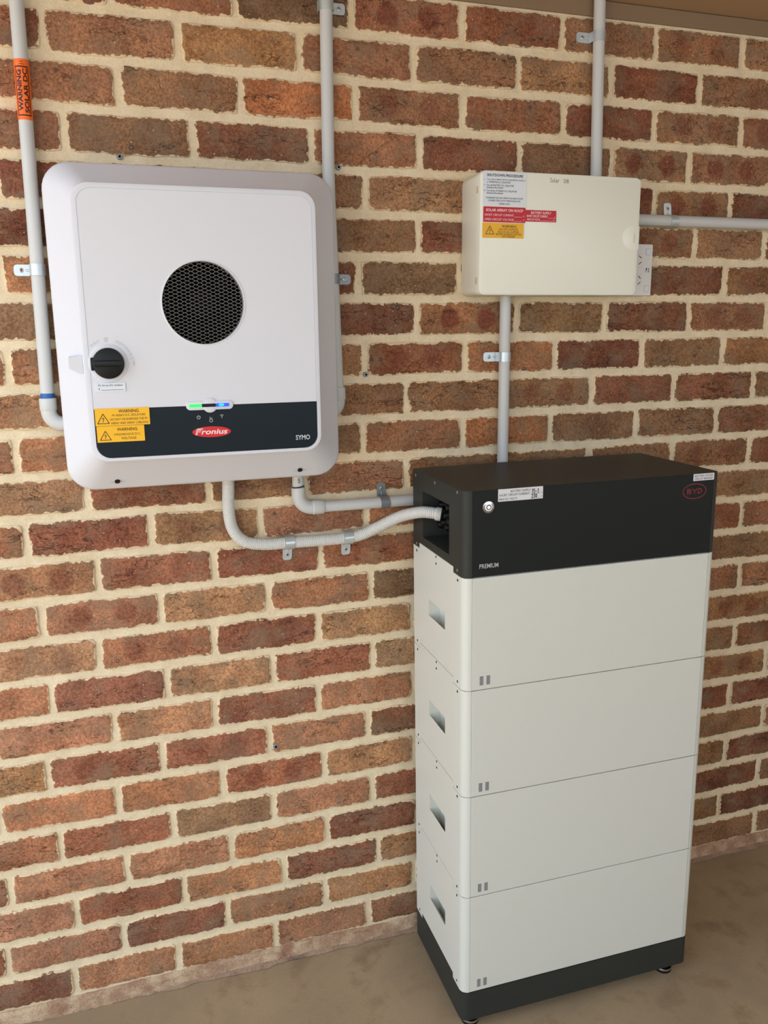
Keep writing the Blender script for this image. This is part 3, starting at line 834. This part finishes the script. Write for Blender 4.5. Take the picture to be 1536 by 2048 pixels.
lettering(o, [('WARNING', .46, .82, .70, .87, .01), ('MULTIPLE SUPPLIES', .40, .86, .52, .65), ('ISOLATE ALL SUPPLIES', .37, .885, .35, .48), ('BEFORE WORKING ON THIS', .32, .94, .19, .32), ('SWITCHBOARD', .47, .79, .04, .17)], M_INKB, R_, YD-.0013,
          lambda mb, f, x, z, W_, H_: hazard(mb, x+.175*W_, z+.52*H_, .54*H_, f))

# ------------------------------------------------------------------ double power outlet beside the box
po = thing('power_outlet', 'white double power outlet turned on end, half hidden behind the switchboard box', 'power outlet', (1.021, 0, 1.594))
mb = MB(); plate(mb, rrect(.9835, 1.0565, 1.5945, 1.7085, .004, 4), -.001, -.033, .001)
mb.build('mounting_block', M_OUT, po)
mb = MB(); plate(mb, rrect(.9840, 1.0600, 1.5950, 1.7115, .003, 4), -.0335, -.0415, .0015)
fp = mb.build('face_plate', M_OUT, po)
for cz in (1.6755, 1.6298):
    mb = MB(); plate(mb, rrect(1.0000, 1.0335, cz-.0155, cz+.0155, .004, 4), -.0410, -.0422, .0004)
    s_ = mb.build('socket', M_OUT, po)
    mb = MB()
    for sgn in (1, -1):
        c0 = Vector((1.0258, -.0423, cz+.0070*sgn)); dv = Vector((.0034, 0, -.0028*sgn)); nv = Vector((.0028*sgn, 0, .0034)).normalized()*.0009
        mb.add([c0-dv-nv, c0+dv-nv, c0+dv+nv, c0-dv+nv], [(0, 1, 2, 3)])
    mb.add([(1.006, -.0423, cz-.001), (1.012, -.0423, cz-.001), (1.012, -.0423, cz+.001), (1.006, -.0423, cz+.001)], [(0, 1, 2, 3)])
    mb.build('slots', M_BLACK, s_, smooth=0)
for cz in (1.6945, 1.6105):
    mb = MB(); plate(mb, rrect(1.0405, 1.0538, cz-.0078, cz+.0078, .002, 3), -.040, -.0421)
    b0 = mb.build('switch', M_INKL, po)
    mb = MB(); plate(mb, rrect(1.0412, 1.0531, cz-.0070, cz+.0070, .002, 3), -.041, -.0440, .0012)
    mb.build('rocker', M_INV, b0)
mb = MB(); handwrite(mb, 'P.1', 1.0425, 1.0525, 1.6490, .0085, .0012, lambda a, b: (a, -.0419, b))
mb.build('handwriting', M_INK, fp, smooth=0)

# ------------------------------------------------------------------ conduits
PY = -.0200
PR = .0127
def arc_pts(p0, corner, p1, r, n=10):
    """straight - bend - straight polyline with a rounded corner"""
    p0, c, p1 = Vector(p0), Vector(corner), Vector(p1)
    a = (p0-c).normalized(); b = (p1-c).normalized()
    ang = a.angle(b); t = r/math.tan(ang/2)
    s, e = c+a*t, c+b*t
    o = c+(a+b).normalized()*(r/math.sin(ang/2))
    out = []
    v0, v1 = s-o, e-o
    th = v0.angle(v1)
    for i in range(n+1):
        k = i/n
        out.append(o+(v0*math.sin((1-k)*th)+v1*math.sin(k*th))/math.sin(th))
    return [p0], out, [p1]

def conduit(name, label, path, group='grey electrical conduits'):
    t = thing(name, label, 'conduit', path[-1] if path[-1][2] < path[0][2] else path[0], group)
    return t

# left: pv cable conduit with orange band
L0 = Vector((-.2835, PY, 2.24)); L1 = Vector((-.2968, PY, 1.392))
pl = conduit('conduit', 'pale grey vertical conduit left of the inverter, with an orange warning band', [L0, L1])
mb = MB(); mb.tube([L0, L0.lerp(L1, .5), L1], PR, 24); mb.build('pipe', M_PVC, pl)
a_, b_, c_ = arc_pts((-.2970, PY, 1.396), (-.2974, PY, 1.3475), (-.2350, PY, 1.3475), .026)
mb = MB(); mb.tube(a_+b_+c_, .0148, 24); el = mb.build('elbow', M_PVC, pl)
mb = MB(); mb.tube([(-.2968, PY, 1.399), (-.2968, PY, 1.397), (-.2972, PY, 1.377), (-.2972, PY, 1.3755)], [.0152, .0162, .0162, .0152], 24); mb.build('collar', M_PVC, el)
mb = MB(); q0 = L0.lerp(L1, (2.24-1.4085)/(2.24-1.392)); q1 = L0.lerp(L1, (2.24-1.3975)/(2.24-1.392))
mb.tube([q0, q1], PR+.0002, 24); gr = mb.build('primer_ring', M_BLUE, pl)
# band wrapped round the pipe
ax = (L0-L1).normalized()
zA, zB = 2.0055, 1.9035
qa = L1+ax*((zA-L1.z)/ax.z); qb = L1+ax*((zB-L1.z)/ax.z)
mb = MB(); mb.tube([qa, qb], PR+.0004, 32); tp = mb.build('warning_band', M_ORG, pl, smooth=60)
tp['label'] = 'orange wrap-round warning band'
side = Vector((1, 0, 0)); side = (side-ax*side.dot(ax)).normalized(); frt = side.cross(ax)
if frt.y > 0: frt = -frt
TH0 = .02                       # middle of the print faces the viewer
def on_pipe(s_, t_):            # s along the circumference, t along the axis from the bottom of the band
    th = TH0+s_/(PR+.0006)
    return tuple(qb+ax*t_+(side*math.sin(th)+frt*math.cos(th))*(PR+.0007))
def wrap(mb, build):
    tmp = MB(); build(tmp)
    bm_ = bmesh.new()
    vs = [bm_.verts.new(p) for p in tmp.v]
    for f_ in tmp.f:
        try: bm_.faces.new([vs[i] for i in f_])
        except ValueError: pass
    for k in range(-8, 9):
        g = bm_.verts[:]+bm_.edges[:]+bm_.faces[:]
        bmesh.ops.bisect_plane(bm_, geom=g, plane_co=(k*.0016, 0, 0), plane_no=(1, 0, 0), dist=1e-7)
    bm_.verts.index_update()
    mb.add([on_pipe(v.co.x, v.co.z) for v in bm_.verts], [tuple(v.index for v in f_.verts) for f_ in bm_.faces])
    bm_.free()
def draw(t):
    f = lambda a, b: (-b, 0, a)          # lettering reads upwards
    put_text(t, 'WARNING', .0145, .0835, .0014, .0098, f, .035)
    put_text(t, 'SOLAR DC', .0115, .0860, -.0094, -.0012, f, .03)
    bar2(t, (.0075, -.0125), (.0075, .0125), .0021, f); bar2(t, (.0890, -.0125), (.0890, .0125), .0021, f)
    bar2(t, (.0065, -.0115), (.0900, -.0115), .0018, f); bar2(t, (.0065, .0120), (.0900, .0120), .0014, f)
    bar2(t, (.0930, -.0050), (.0930, .0030), .0009, f); bar2(t, (.0970, -.0030), (.0970, .0020), .0009, f)
mb = MB(); wrap(mb, draw)
mb.build('lettering', M_INKM, tp, smooth=0)

# middle: conduit dropping behind the right edge of the inverter
m0 = Vector((.2855, PY, 2.24)); m1 = Vector((.2818, PY, 1.84)); m2 = Vector((.2916, PY, 1.395))
pm = conduit('conduit', 'pale grey vertical conduit running down behind the right edge of the inverter', [m0, m2])
mb = MB(); mb.tube([m0, m1+Vector((.0004, 0, .05)), m1, m1+Vector((.0007, 0, -.05)), m2], PR, 24); mb.build('pipe', M_PVC, pm)
a_, b_, c_ = arc_pts((.2916, PY, 1.398), (.2920, PY, 1.3440), (.2300, PY, 1.3440), .030)
mb = MB(); mb.tube(a_+b_+c_, .0148, 24); el = mb.build('elbow', M_PVC, pm)
mb = MB(); mb.tube([(.2915, PY, 1.402), (.2915, PY, 1.4), (.2918, PY, 1.376), (.2918, PY, 1.3745)], [.0152, .0163, .0163, .0152], 24); mb.build('collar', M_PVC, el)

# right: conduit from the soffit into the top of the box
p0, p1 = Vector((.9035, PY, 2.2285)), Vector((.9122, PY, 1.835))
pr_ = conduit('conduit', 'pale grey vertical conduit dropping from the brown soffit into the switchboard box', [p0, p1])
mb = MB(); mb.tube([p0, p1], PR, 24); mb.build('pipe', M_PVC, pr_)
# horizontal conduit leaving the box to the right
p0, p1 = Vector((.965, PY, 1.7682)), Vector((2.6, PY, 1.7655))
ph = conduit('conduit', 'pale grey horizontal conduit leaving the right side of the switchboard box', [p0, p1])
mb = MB(); mb.tube([p0, p0.lerp(p1, .08), p1], [PR+.0006, PR+.0002, PR], 24); mb.build('pipe', M_PVC, ph)
# conduit from the box down behind the battery
p0, p1 = Vector((.6898, PY, 1.60)), Vector((.6905, PY, 1.05))
pd_ = conduit('conduit', 'pale grey vertical conduit between the switchboard box and the battery stack', [p0, p1])
mb = MB(); mb.tube([p0, p1], PR, 24); mb.build('pipe', M_PVC, pd_)
# rigid ac conduit: inverter - elbow - behind the battery
pa = conduit('conduit', 'pale grey rigid conduit with an elbow leading from the inverter to behind the battery', [Vector((.195, PY, 1.24)), Vector((.6, PY, 1.14))])
A0 = Vector((.1955, PY-.008, 1.245)); A1 = Vector((.1962, PY, 1.185)); EC = Vector((.1968, PY, 1.1400)); A2 = Vector((.252, PY, 1.1398)); A3 = Vector((.640, PY, 1.1380))
mb = MB(); mb.tube([A0, A1], PR, 24); ad_ = mb.build('adaptor', M_PVC, pa)
mb = MB(); mb.tube([(.1960, PY-.003, 1.1905), (.1962, PY-.003, 1.1885)], PR+.0008, 24); mb.build('rubber_ring', M_BLACK, ad_)
mb = MB(); mb.tube([(.1956, PY-.006, 1.2185), (.1956, PY-.006, 1.2160)], PR+.0008, 24); mb.build('lock_ring', M_BLACK, ad_)
mb = MB(); put_text(mb, '5', .1925, .1970, 1.1995, 1.2095, lambda a, b: (a, PY-.005-PR-.0016, b), .01); mb.build('moulded_number', M_INK, ad_, smooth=0)
a_, b_, c_ = arc_pts((.1963, PY, 1.187), EC, A2, .030)
mb = MB(); mb.tube(a_+b_+c_, .0150, 24); el = mb.build('elbow', M_PVC, pa)
mb = MB(); mb.tube([(.2265, PY, 1.1399), (.228, PY, 1.1399), (.251, PY, 1.1398), (.2525, PY, 1.1398)], [.0150, .0163, .0163, .0152], 24); mb.build('collar', M_PVC, el)
mb = MB(); mb.tube([(.245, PY, 1.1398), A3], PR, 24); mb.build('pipe', M_PVC, pa)

# flexible corrugated conduit
def catmull(P, n):
    P = [Vector(p) for p in P]; P = [P[0]*2-P[1]]+P+[P[-1]*2-P[-2]]; out = []
    for i in range(1, len(P)-2):
        for k in range(n):
            t = k/n; a, b, c, d = P[i-1:i+3]
            out.append(.5*((2*b)+(c-a)*t+(2*a-5*b+4*c-d)*t*t+(3*b-a-3*c+d)*t**3))
    out.append(P[-2]); return out
FP = [(.0440, -.034, 1.250), (.0436, -.030, 1.205), (.0425, -.024, 1.150), (.0500, PY, 1.105), (.0740, PY, 1.076), (.1180, PY, 1.0652), (.1700, PY, 1.0640),
      (.2400, PY, 1.0630), (.3060, PY-.001, 1.0635), (.3400, -.028, 1.0705), (.3720, -.043, 1.0880), (.4120, -.080, 1.1165), (.4420, -.125, 1.1330), (.4620, -.146, 1.1345), (.4780, -.155, 1.1320)]
dense = catmull(FP, 30)
cum = [0]
for i in range(1, len(dense)): cum.append(cum[-1]+(dense[i]-dense[i-1]).length)
def at_len(s_):
    import bisect
    i = min(max(1, bisect.bisect_left(cum, s_)), len(cum)-1)
    k = (s_-cum[i-1])/max(1e-9, cum[i]-cum[i-1]); return dense[i-1].lerp(dense[i], k)
pts = []; rad = []; s_ = 0; pitch = .0041
while s_ < cum[-1]-pitch:
    for k, rr in ((0, .0118), (.22, .0129), (.72, .0129), (.94, .0118)):
        pts.append(at_len(s_+k*pitch)); rad.append(rr)
    s_ += pitch
fx = thing('flexible_conduit', 'pale grey corrugated flexible conduit looping from the inverter into the battery side', 'conduit', FP[6], 'grey electrical conduits')
mb = MB(); mb.tube(pts, rad, 18); mb.build('corrugated_tube', M_FLEX, fx, smooth=25)
e0, e1 = dense[-1], dense[-12]; dv = (e0-e1).normalized()
mb = MB(); mb.cyl(e0-dv*.010, dv, .0150, .012, 18, bev=.002); mb.build('end_fitting', M_FLEX, fx)

# ------------------------------------------------------------------ saddle clips
def clip(label, centre, axis, tabdir, r=PR, wd=.021, tab=.030, tilt=0.0, m_=None, plug=True, back=None):
    """half saddle: strap over the pipe and a tab screwed to the wall. axis, tabdir are unit vectors in the wall plane"""
    m_ = m_ or M_GALV
    c = Vector(centre); A = Vector(axis).normalized(); T = Vector(tabdir).normalized(); O = Vector((0, -1, 0))
    wy = -.0035                               # brick face
    t = thing('saddle_clip', label, 'pipe clip', (c.x, wy, c.z), 'galvanised saddle clips')
    rr = r+.0004; th = .0016
    depth = wy-c.y                            # wall is this far behind the axis
    prof = []
    prof.append((-rr, -depth))
    for i in range(13):
        a = PI-PI*i/12
        prof.append((rr*math.cos(a), rr*math.sin(a)))
    prof.append((rr, -depth+.0045)); prof.append((rr+.0015, -depth+.0012)); 
    inn = [c+T*a+O*b for a, b in prof]
    # outward offset by the sheet thickness
    prof2 = [(-rr-th, -depth)]
    for i in range(13):
        a = PI-PI*i/12
        prof2.append(((rr+th)*math.cos(a), (rr+th)*math.sin(a)))
    prof2.append((rr+th, -depth+.0058)); prof2.append((rr+th+.0012, -depth+.0012+th))
    outp = [c+T*a+O*b for a, b in prof2]
    mb = MB()
    h = wd/2
    loop = lambda k: [p+A*k for p in inn]+[p+A*k for p in reversed(outp)]
    mb.loft([loop(-h), loop(h)])
    st_ = mb.build('strap', m_, t, smooth=35)
    # tab with a rounded end and a raised rib
    xa, xb = rr+.0002, rr+tab
    o = [(xa, -h), (xb-.006, -h)]+[(xb-.006+.006*math.sin(PI*.5*i/4), -h+.006-.006*math.cos(PI*.5*i/4)) for i in range(1, 5)]
    o += [(xb-.006+.006*math.cos(PI*.5*i/4), h-.006+.006*math.sin(PI*.5*i/4)) for i in range(0, 5)]+[(xa, h)]
    mb = MB()
    y0, y1 = -depth, -depth+th
    mb.loft([[c+T*a+A*b+O*y0 for a, b in o], [c+T*a+A*b+O*y1 for a, b in o]])
    mb.build('tab', m_, t, smooth=35)
    mb = MB()
    mb.tube([c+T*(xa+.001)+O*(y1+.0010), c+T*(xa+.009)+O*(y1+.0002)], [.0024, .0016], 10); mb.build('rib', m_, t)
    sc = c+T*(rr+tab*.56)+O*y1
    mb = MB(); mb.cyl(sc-O*.0005, O, .0050, .0016, 18, r1=.0040, bev=.0006); s0 = mb.build('screw', M_SCREW, t)
    mb = MB(); mb.cyl(sc+O*.0010, O, .0024, .0003, 10); mb.build('screw_recess', M_RUST if plug else M_GALVD, s0)
    return t
def axdir(a, b): return (Vector(b)-Vector(a)).normalized()
VL = axdir(L1, L0)
clip('galvanised clip on the left conduit with the orange band, its tab to the left', (L1+VL*((1.6408-L1.z)/VL.z)), VL, (-1, 0, 0))
clip('galvanised clip at the top of the conduit above the inverter', (.2850, PY, 2.1520), (0, 0, 1), (1, 0, 0), plug=False)
clip('dull steel clip tab showing beside the right edge of the inverter', (.2862, PY, 1.6285), (0, 0, 1), (1, 0, 0), m_=M_GALVD, plug=False)
clip('galvanised clip on the conduit just below the brown soffit', (.9048, PY, 2.1485), (0, 0, 1), (-1, 0, 0), tab=.034, plug=False)
clip('galvanised clip on the horizontal conduit right of the switchboard box', (1.1240, PY, 1.7675), (1, 0, 0), (-.12, 0, 1))
clip('galvanised clip on the conduit between the switchboard box and the battery', (.6900, PY, 1.4585), (0, 0, 1), (-1, 0, 0), tab=.033, plug=False)
clip('weathered clip on the rigid conduit just left of the battery', (.3945, PY, 1.1391), (1, 0, 0), (-.06, 0, 1), m_=M_GALVD, plug=False)
clip('galvanised clip on the flexible conduit, nearer the inverter, tab downwards', (.1720, PY, 1.0640), (1, 0, -.01), (-.06, 0, -1), r=.0130)
clip('galvanised clip on the flexible conduit, nearer the battery, tab downwards', (.3070, PY-.001, 1.0636), (1, 0, .04), (-.03, 0, -1), r=.0130)

# ------------------------------------------------------------------ small fixings in the brickwork
def anchor(label, x, z, big=False):
    t = thing('wall_plug', label, 'wall plug', (x, 0, z))
    r = .0062 if big else .0055
    mb = MB(); mb.cyl((x, .004, z), (0, -1, 0), r, .0085, 18, bev=.0012); mb.build('plug_rim', M_GALVD, t)
    mb = MB(); mb.cyl((x, -.0035, z), (0, -1, 0), r*.45, .0013, 12); mb.build('plug_hole', M_DARKCAV, t)
anchor('small round plug in the mortar just above the inverter top edge', -.1278, 1.8534)
anchor('small round plug in the mortar right of the conduit above the inverter', .3085, 1.8541)
anchor('grey wall plug left in a brick in the lower half of the wall', .1263, .5713, True)
anchor('tiny plug in the mortar joint between inverter and conduit below the box', .3610, 1.4262)

# ------------------------------------------------------------------ battery stack
BW, BD, BR = .585, .298, .018
B_BASE, B_MOD, B_BCU = .0728, .2380, .1743
ROOT = Vector((.454, -.350, .0195)); ANG, TIL = -.0205, -.006
RM = Matrix.Rotation(ANG, 4, 'Z') @ Matrix.Rotation(TIL, 4, 'Y')
def stacked(name, label, cat, h, group=None):
    t = thing(name, label, cat, ROOT+(RM @ Vector((0, 0, h))), group, world_local=False)
    t.rotation_euler = (0, TIL, ANG)
    return t
V1, V2, TG = .0537, .2577, .0120       # tongue on the side walls
def unit_body(mb, H, tb, tt, hole=None, hdepth=.03, gap=.0007, slope=0.0):
    """open shell in plan with rounded front corners; tb / tt: stepped bottom / top on the sides; hole: (v0, v1, z0, z1) in the left side"""
    n = 8
    left = [BD, V2]
    if hole: left += [hole[1], hole[0]]
    left += [V1, BR]
    seq = []                         # (u, v, zb, zt) runs
    def side_z(v0, v1):
        mid = (v0+v1)/2
        inn = V1 < mid < V2
        return (gap+(TG if inn and tb else 0), H-gap+(TG if inn and tt else 0))
    segs = []
    for a, b in zip(left[:-1], left[1:]):
        segs.append(((0, a), (0, b), side_z(a, b), (hole and abs(a-hole[1]) < 1e-9)))
    arcL = [(BR-BR*math.cos(PI/2*i/n), BR-BR*math.sin(PI/2*i/n)) for i in range(n+1)]
    arcR = [(BW-BR+BR*math.sin(PI/2*i/n), BR-BR*math.cos(PI/2*i/n)) for i in range(n+1)]
    z_ = (gap, H-gap)
    front = arcL+[(BR, .004), (BW-BR, .004)]+arcR
    for a, b in zip(front[:-1], front[1:]): segs.append((a, b, z_, False))
    rt = [BR, V1, V2, BD]
    for a, b in zip(rt[:-1], rt[1:]): segs.append(((BW, a), (BW, b), side_z(a, b), False))
    segs.append(((BW, BD), (0, BD), z_, False))
    cu, cv = BW/2, BD/2
    def inset(p, d=.006): return (p[0]+(d if p[0] < cu else -d), p[1]+(d if p[1] < cv else -d))
    for a, b, (zb, zt), hl in segs:
        if hl:
            mb.quad((a[0], a[1], zb), (b[0], b[1], zb), (b[0], b[1], hole[2]), (a[0], a[1], hole[2]))
            mb.quad((a[0], a[1], hole[3]), (b[0], b[1], hole[3]), (b[0], b[1], zt), (a[0], a[1], zt))
        else:
            mb.quad((a[0], a[1], zb), (b[0], b[1], zb), (b[0], b[1], zt), (a[0], a[1], zt))
        ai, bi = inset(a), inset(b)
        mb.quad((a[0], a[1], zt), (b[0], b[1], zt), (*bi, zt), (*ai, zt))
        mb.quad((a[0], a[1], zb), (b[0], b[1], zb), (*bi, zb), (*ai, zb))
    for z in (gap, H-gap):
        mb.quad((.004, .005, z), (BW-.004, .005, z), (BW-.004, BD-.002, z), (.004, BD-.002, z))
    if hole:
        v0, v1, z0, z1 = hole; d = hdepth
        zf = z0-slope*d
        mb.quad((0, v0, z0), (0, v1, z0), (d, v1, zf), (d, v0, zf)); mb.quad((0, v0, z1), (0, v1, z1), (d, v1, z1), (d, v0, z1))
        mb.quad((0, v0, z0), (0, v0, z1), (d, v0, z1), (d, v0, zf)); mb.quad((0, v1, z0), (0, v1, z1), (d, v1, z1), (d, v1, zf))
        mb.quad((d, v0, zf), (d, v1, zf), (d, v1, z1), (d, v0, z1))
    return mb
def merge_build(mb, name, m_, parent, bevel=0):
    o = mb.build(name, m_, parent, smooth=0, recalc=False)
    b = bmesh.new(); b.from_mesh(o.data)
    bmesh.ops.remove_doubles(b, verts=b.verts, dist=1e-6)
    bmesh.ops.recalc_face_normals(b, faces=b.faces)
    b.to_mesh(o.data); b.free()
    o.data.polygons.foreach_set('use_smooth', [True]*len(o.data.polygons))
    o.data.set_sharp_from_angle(angle=math.radians(25))
    return o
def front_plate(H, m_, parent):
    mb = MB(); plate(mb, rrect(BR+.0007, BW-BR-.0007, .0011, H-.0011, .0008, 2), .004, -.0003, .0006)
    return mb.build('front_panel', m_, parent, smooth=0)

# base with levelling feet
bs = stacked('battery_stand', 'charcoal base plinth on levelling feet under the white battery modules', 'battery stand', 0)
mb = MB(); unit_body(mb, B_BASE, False, True); merge_build(mb, 'plinth', M_DARK, bs)
mb = MB(); plate(mb, rrect(BR, BW-BR, .0007, B_BASE-.0012, .0008, 2), .004, 0.0); mb.build('front_panel', M_DARK, bs, smooth=0)
for (u, v) in ((.032, .030), (.540, .030), (.032, .262), (.540, .262)):
    wz = ROOT.z+(RM @ Vector((u, v, 0))).z+.0060
    mb = MB(); mb.cyl((u, v, .004), (0, 0, -1), .006, wz-.004, 14); ft = mb.build('foot', M_GALVD, bs)
    mb = MB(); mb.cyl((u, v, -wz), (0, 0, 1), .0200, .006, 28, r1=.0195); mb.build('rubber_pad', M_BLACK, ft)
    mb = MB(); mb.cyl((u, v, -wz+.006), (0, 0, 1), .0205, .0050, 28, bev=.0015); mb.build('chrome_ring', M_CHROME, ft)
    mb = MB(); mb.cyl((u, v, -wz+.0110), (0, 0, 1), .0150, .004, 24, r1=.010); mb.build('foot_cap', M_BLACK, ft)
# scuffs on the plinth front
# four battery modules
where = ['white battery module at the bottom of the stack, on the charcoal base', 'second white battery module up from the charcoal base', 'third white battery module up from the charcoal base', 'uppermost white battery module, directly under the charcoal control unit']
proto = None
def make_module(label, h):
    t = stacked('battery_module', label, 'battery', h, 'white battery modules in one stack')
    mb = MB(); unit_body(mb, B_MOD, True, True, hole=(.1010, .1995, .0985, .1360), hdepth=.027, slope=1.8)
    merge_build(mb, 'casing', M_MOD, t)
    fp_ = front_plate(B_MOD, M_MOD, t)
    for u in (.0357, .0506):
        mb = MB(); plate(mb, rrect(u, u+.0081, .0102, .0297, .0003, 1), 0.0, -.0007); mb.build('grey_mark', M_MARK, fp_, smooth=0)
    for (v, z, rr) in ((.0305, .0115, .0030), (.2760, .0115, .0030), (.0305, .2275, .0030), (.2760, .2275, .0030), (.1528, .2290, .0028), (.1528, .2440, .0028)):
        mb = MB(); mb.cyl((.002, v, z), (-1, 0, 0), rr, .0023, 14); mb.build('screw', M_DARKCAV, t)  # screw holes as near-black discs: the shade inside is put into the colour
    return t
proto = make_module(where[0], B_BASE)
for k in range(1, 4):
    r_ = proto.copy(); COL.objects.link(r_); r_['label'] = where[k]
    r_.location = ROOT+(RM @ Vector((0, 0, B_BASE+B_MOD*k)))
    for ch in list(proto.children):
        c_ = ch.copy(); COL.objects.link(c_); c_.parent = r_
        for g in ch.children:
            d_ = g.copy(); COL.objects.link(d_); d_.parent = c_
# control unit on top
HB = B_BASE+4*B_MOD
bc = stacked('battery_control_unit', 'charcoal battery control unit on top of the white modules, with a lit round button', 'control unit', HB)
OPN = (.0767, .2350, .0300, .1335)
mb = MB(); unit_body(mb, B_BCU, True, False, hole=OPN, hdepth=.070)
merge_build(mb, 'casing', M_DARK, bc)
front_ = front_plate(B_BCU, M_DARKF, bc)
mb = MB(); outl = [(0, BD), (0, BR)]+[(BR-BR*math.cos(PI/2*i/8), BR-BR*math.sin(PI/2*i/8)) for i in range(1, 9)]+[(BW-BR+BR*math.sin(PI/2*i/8), BR-BR*math.cos(PI/2*i/8)) for i in range(9)]+[(BW, BD)]
mb.loft([[(u, v, B_BCU-.0008) for u, v in outl], [(BW/2+(u-BW/2)*.998, BD/2+(v-BD/2)*.997, B_BCU) for u, v in outl]])
mb.build('lid', M_DARK, bc)
for (v, z) in ((.2790, .1618), (.1584, .1650), (.0337, .1670), (.2766, .0060), (.0328, .0095)):
    mb = MB(); mb.cyl((.002, v, z), (-1, 0, 0), .0034, .0028, 14, bev=.0006); s0 = mb.build('screw', M_GALVD, bc)
# cable glands inside the side opening
for (v, z, rr) in ((.2130, .1050, .0135), (.1830, .0870, .0130), (.2180, .0600, .0140), (.1960, .0690, .0125), (.1600, .0780, .0130), (.1750, .0620, .0120), (.1650, .1080, .0120)):
    mb = MB(); mb.cyl((.068, v, z), (-1, 0, 0), rr, .018, 6); mb.cyl((.050, v, z), (-1, 0, 0), rr*.92, .022, 14, r1=rr*.62, bev=.004)
    mb.build('cable_gland', M_BLACK, bc, smooth=30)
# lit power button
bu, bz = .0504, 1.1655-HB
mb = MB(); mb.cyl((bu, 0, bz), (0, -1, 0), .0122, .0030, 32, bev=.0010); pb = mb.build('power_button', M_CHROME, bc)
mb = MB(); mb.cyl((bu, -.0028, bz), (0, -1, 0), .0072, .0010, 28); mb.build('light_ring', M_LEDW, pb)
mb = MB(); mb.cyl((bu, -.0034, bz), (0, -1, 0), .0060, .0010, 28); mb.build('button_cap', M_MARK, pb)
mb = MB(); mb.cyl((bu, -.0042, bz), (0, -1, 0), .0028, .0006, 20); mb.build('power_symbol', M_LEDW, pb)
f = lambda a, b: (a, -.0006, b)
mb = MB(); put_text(mb, 'PREMIUM', .0332, .0737, 1.0428-HB, 1.0518-HB, f, .006); mb.build('model_name', M_INKL, front_, smooth=0)
mb = MB(); bx_, bz_ = .5205, 1.1625-HB
ring2(mb, bx_, bz_, .0292, .0168, .0021, f, n=48)
put_text(mb, 'B', bx_-.0185, bx_-.0075, bz_-.0058, bz_+.0058, f, .03); put_text(mb, 'D', bx_+.0078, bx_+.0185, bz_-.0058, bz_+.0058, f, .03)
bar2(mb, (bx_-.0060, bz_+.0052), (bx_, bz_+.0002), .0024, f); bar2(mb, (bx_+.0060, bz_+.0052), (bx_, bz_+.0002), .0024, f); bar2(mb, (bx_, bz_+.0010), (bx_, bz_-.0058), .0024, f)
lg = mb.build('logo_badge', M_REDD, front_, smooth=0); lg['label'] = 'dull red oval logo'
def lab(rect, lines, extra=None, label=None):
    x0, x1, z0, z1 = rect
    mb = MB(); plate(mb, rrect(x0, x1, z0, z1, .0006, 2), 0.0, -.0012); o = mb.build('white_sticker', M_LABW2, bc, smooth=0); o['label'] = label
    lettering(o, lines, M_INK, rect, -.0015, extra)
R_ = (.0712, .1672, 1.1742-HB, 1.1990-HB-.0004)
lab(R_, [('BATTERY SUPPLY', .27, .72, .70, .88), ('SHORT CIRCUIT CURRENT', .02, .70, .42, .60), ('MAX D.C VOLTS', .02, .42, .10, .27), ('A', .955, .98, .46, .60), ('V', .945, .975, .12, .26)],
    lambda mb, f, x, z, W_, H_: (handwrite(mb, '75-3', x+.74*W_, x+.91*W_, z+.50*H_, .33*H_, .0012, f), handwrite(mb, '230', x+.74*W_, x+.87*W_, z+.13*H_, .29*H_, .0012, f), bar2(mb, (x+.71*W_, z+.44*H_), (x+.94*W_, z+.46*H_), .0005, f), bar2(mb, (x+.71*W_, z+.08*H_), (x+.93*W_, z+.08*H_), .0005, f)), 'white sticker with handwritten current and voltage')
R_ = (.5158, .5664, 1.1843-HB, 1.1988-HB)
lab(R_, [('BATTERY SYSTEM', .06, .93, .56, .84), ('CIRCUIT BREAKER', .05, .93, .14, .42)], None, 'small white sticker at the right corner')

for o in bpy.data.objects:
    if 'wl' in o: del o['wl']
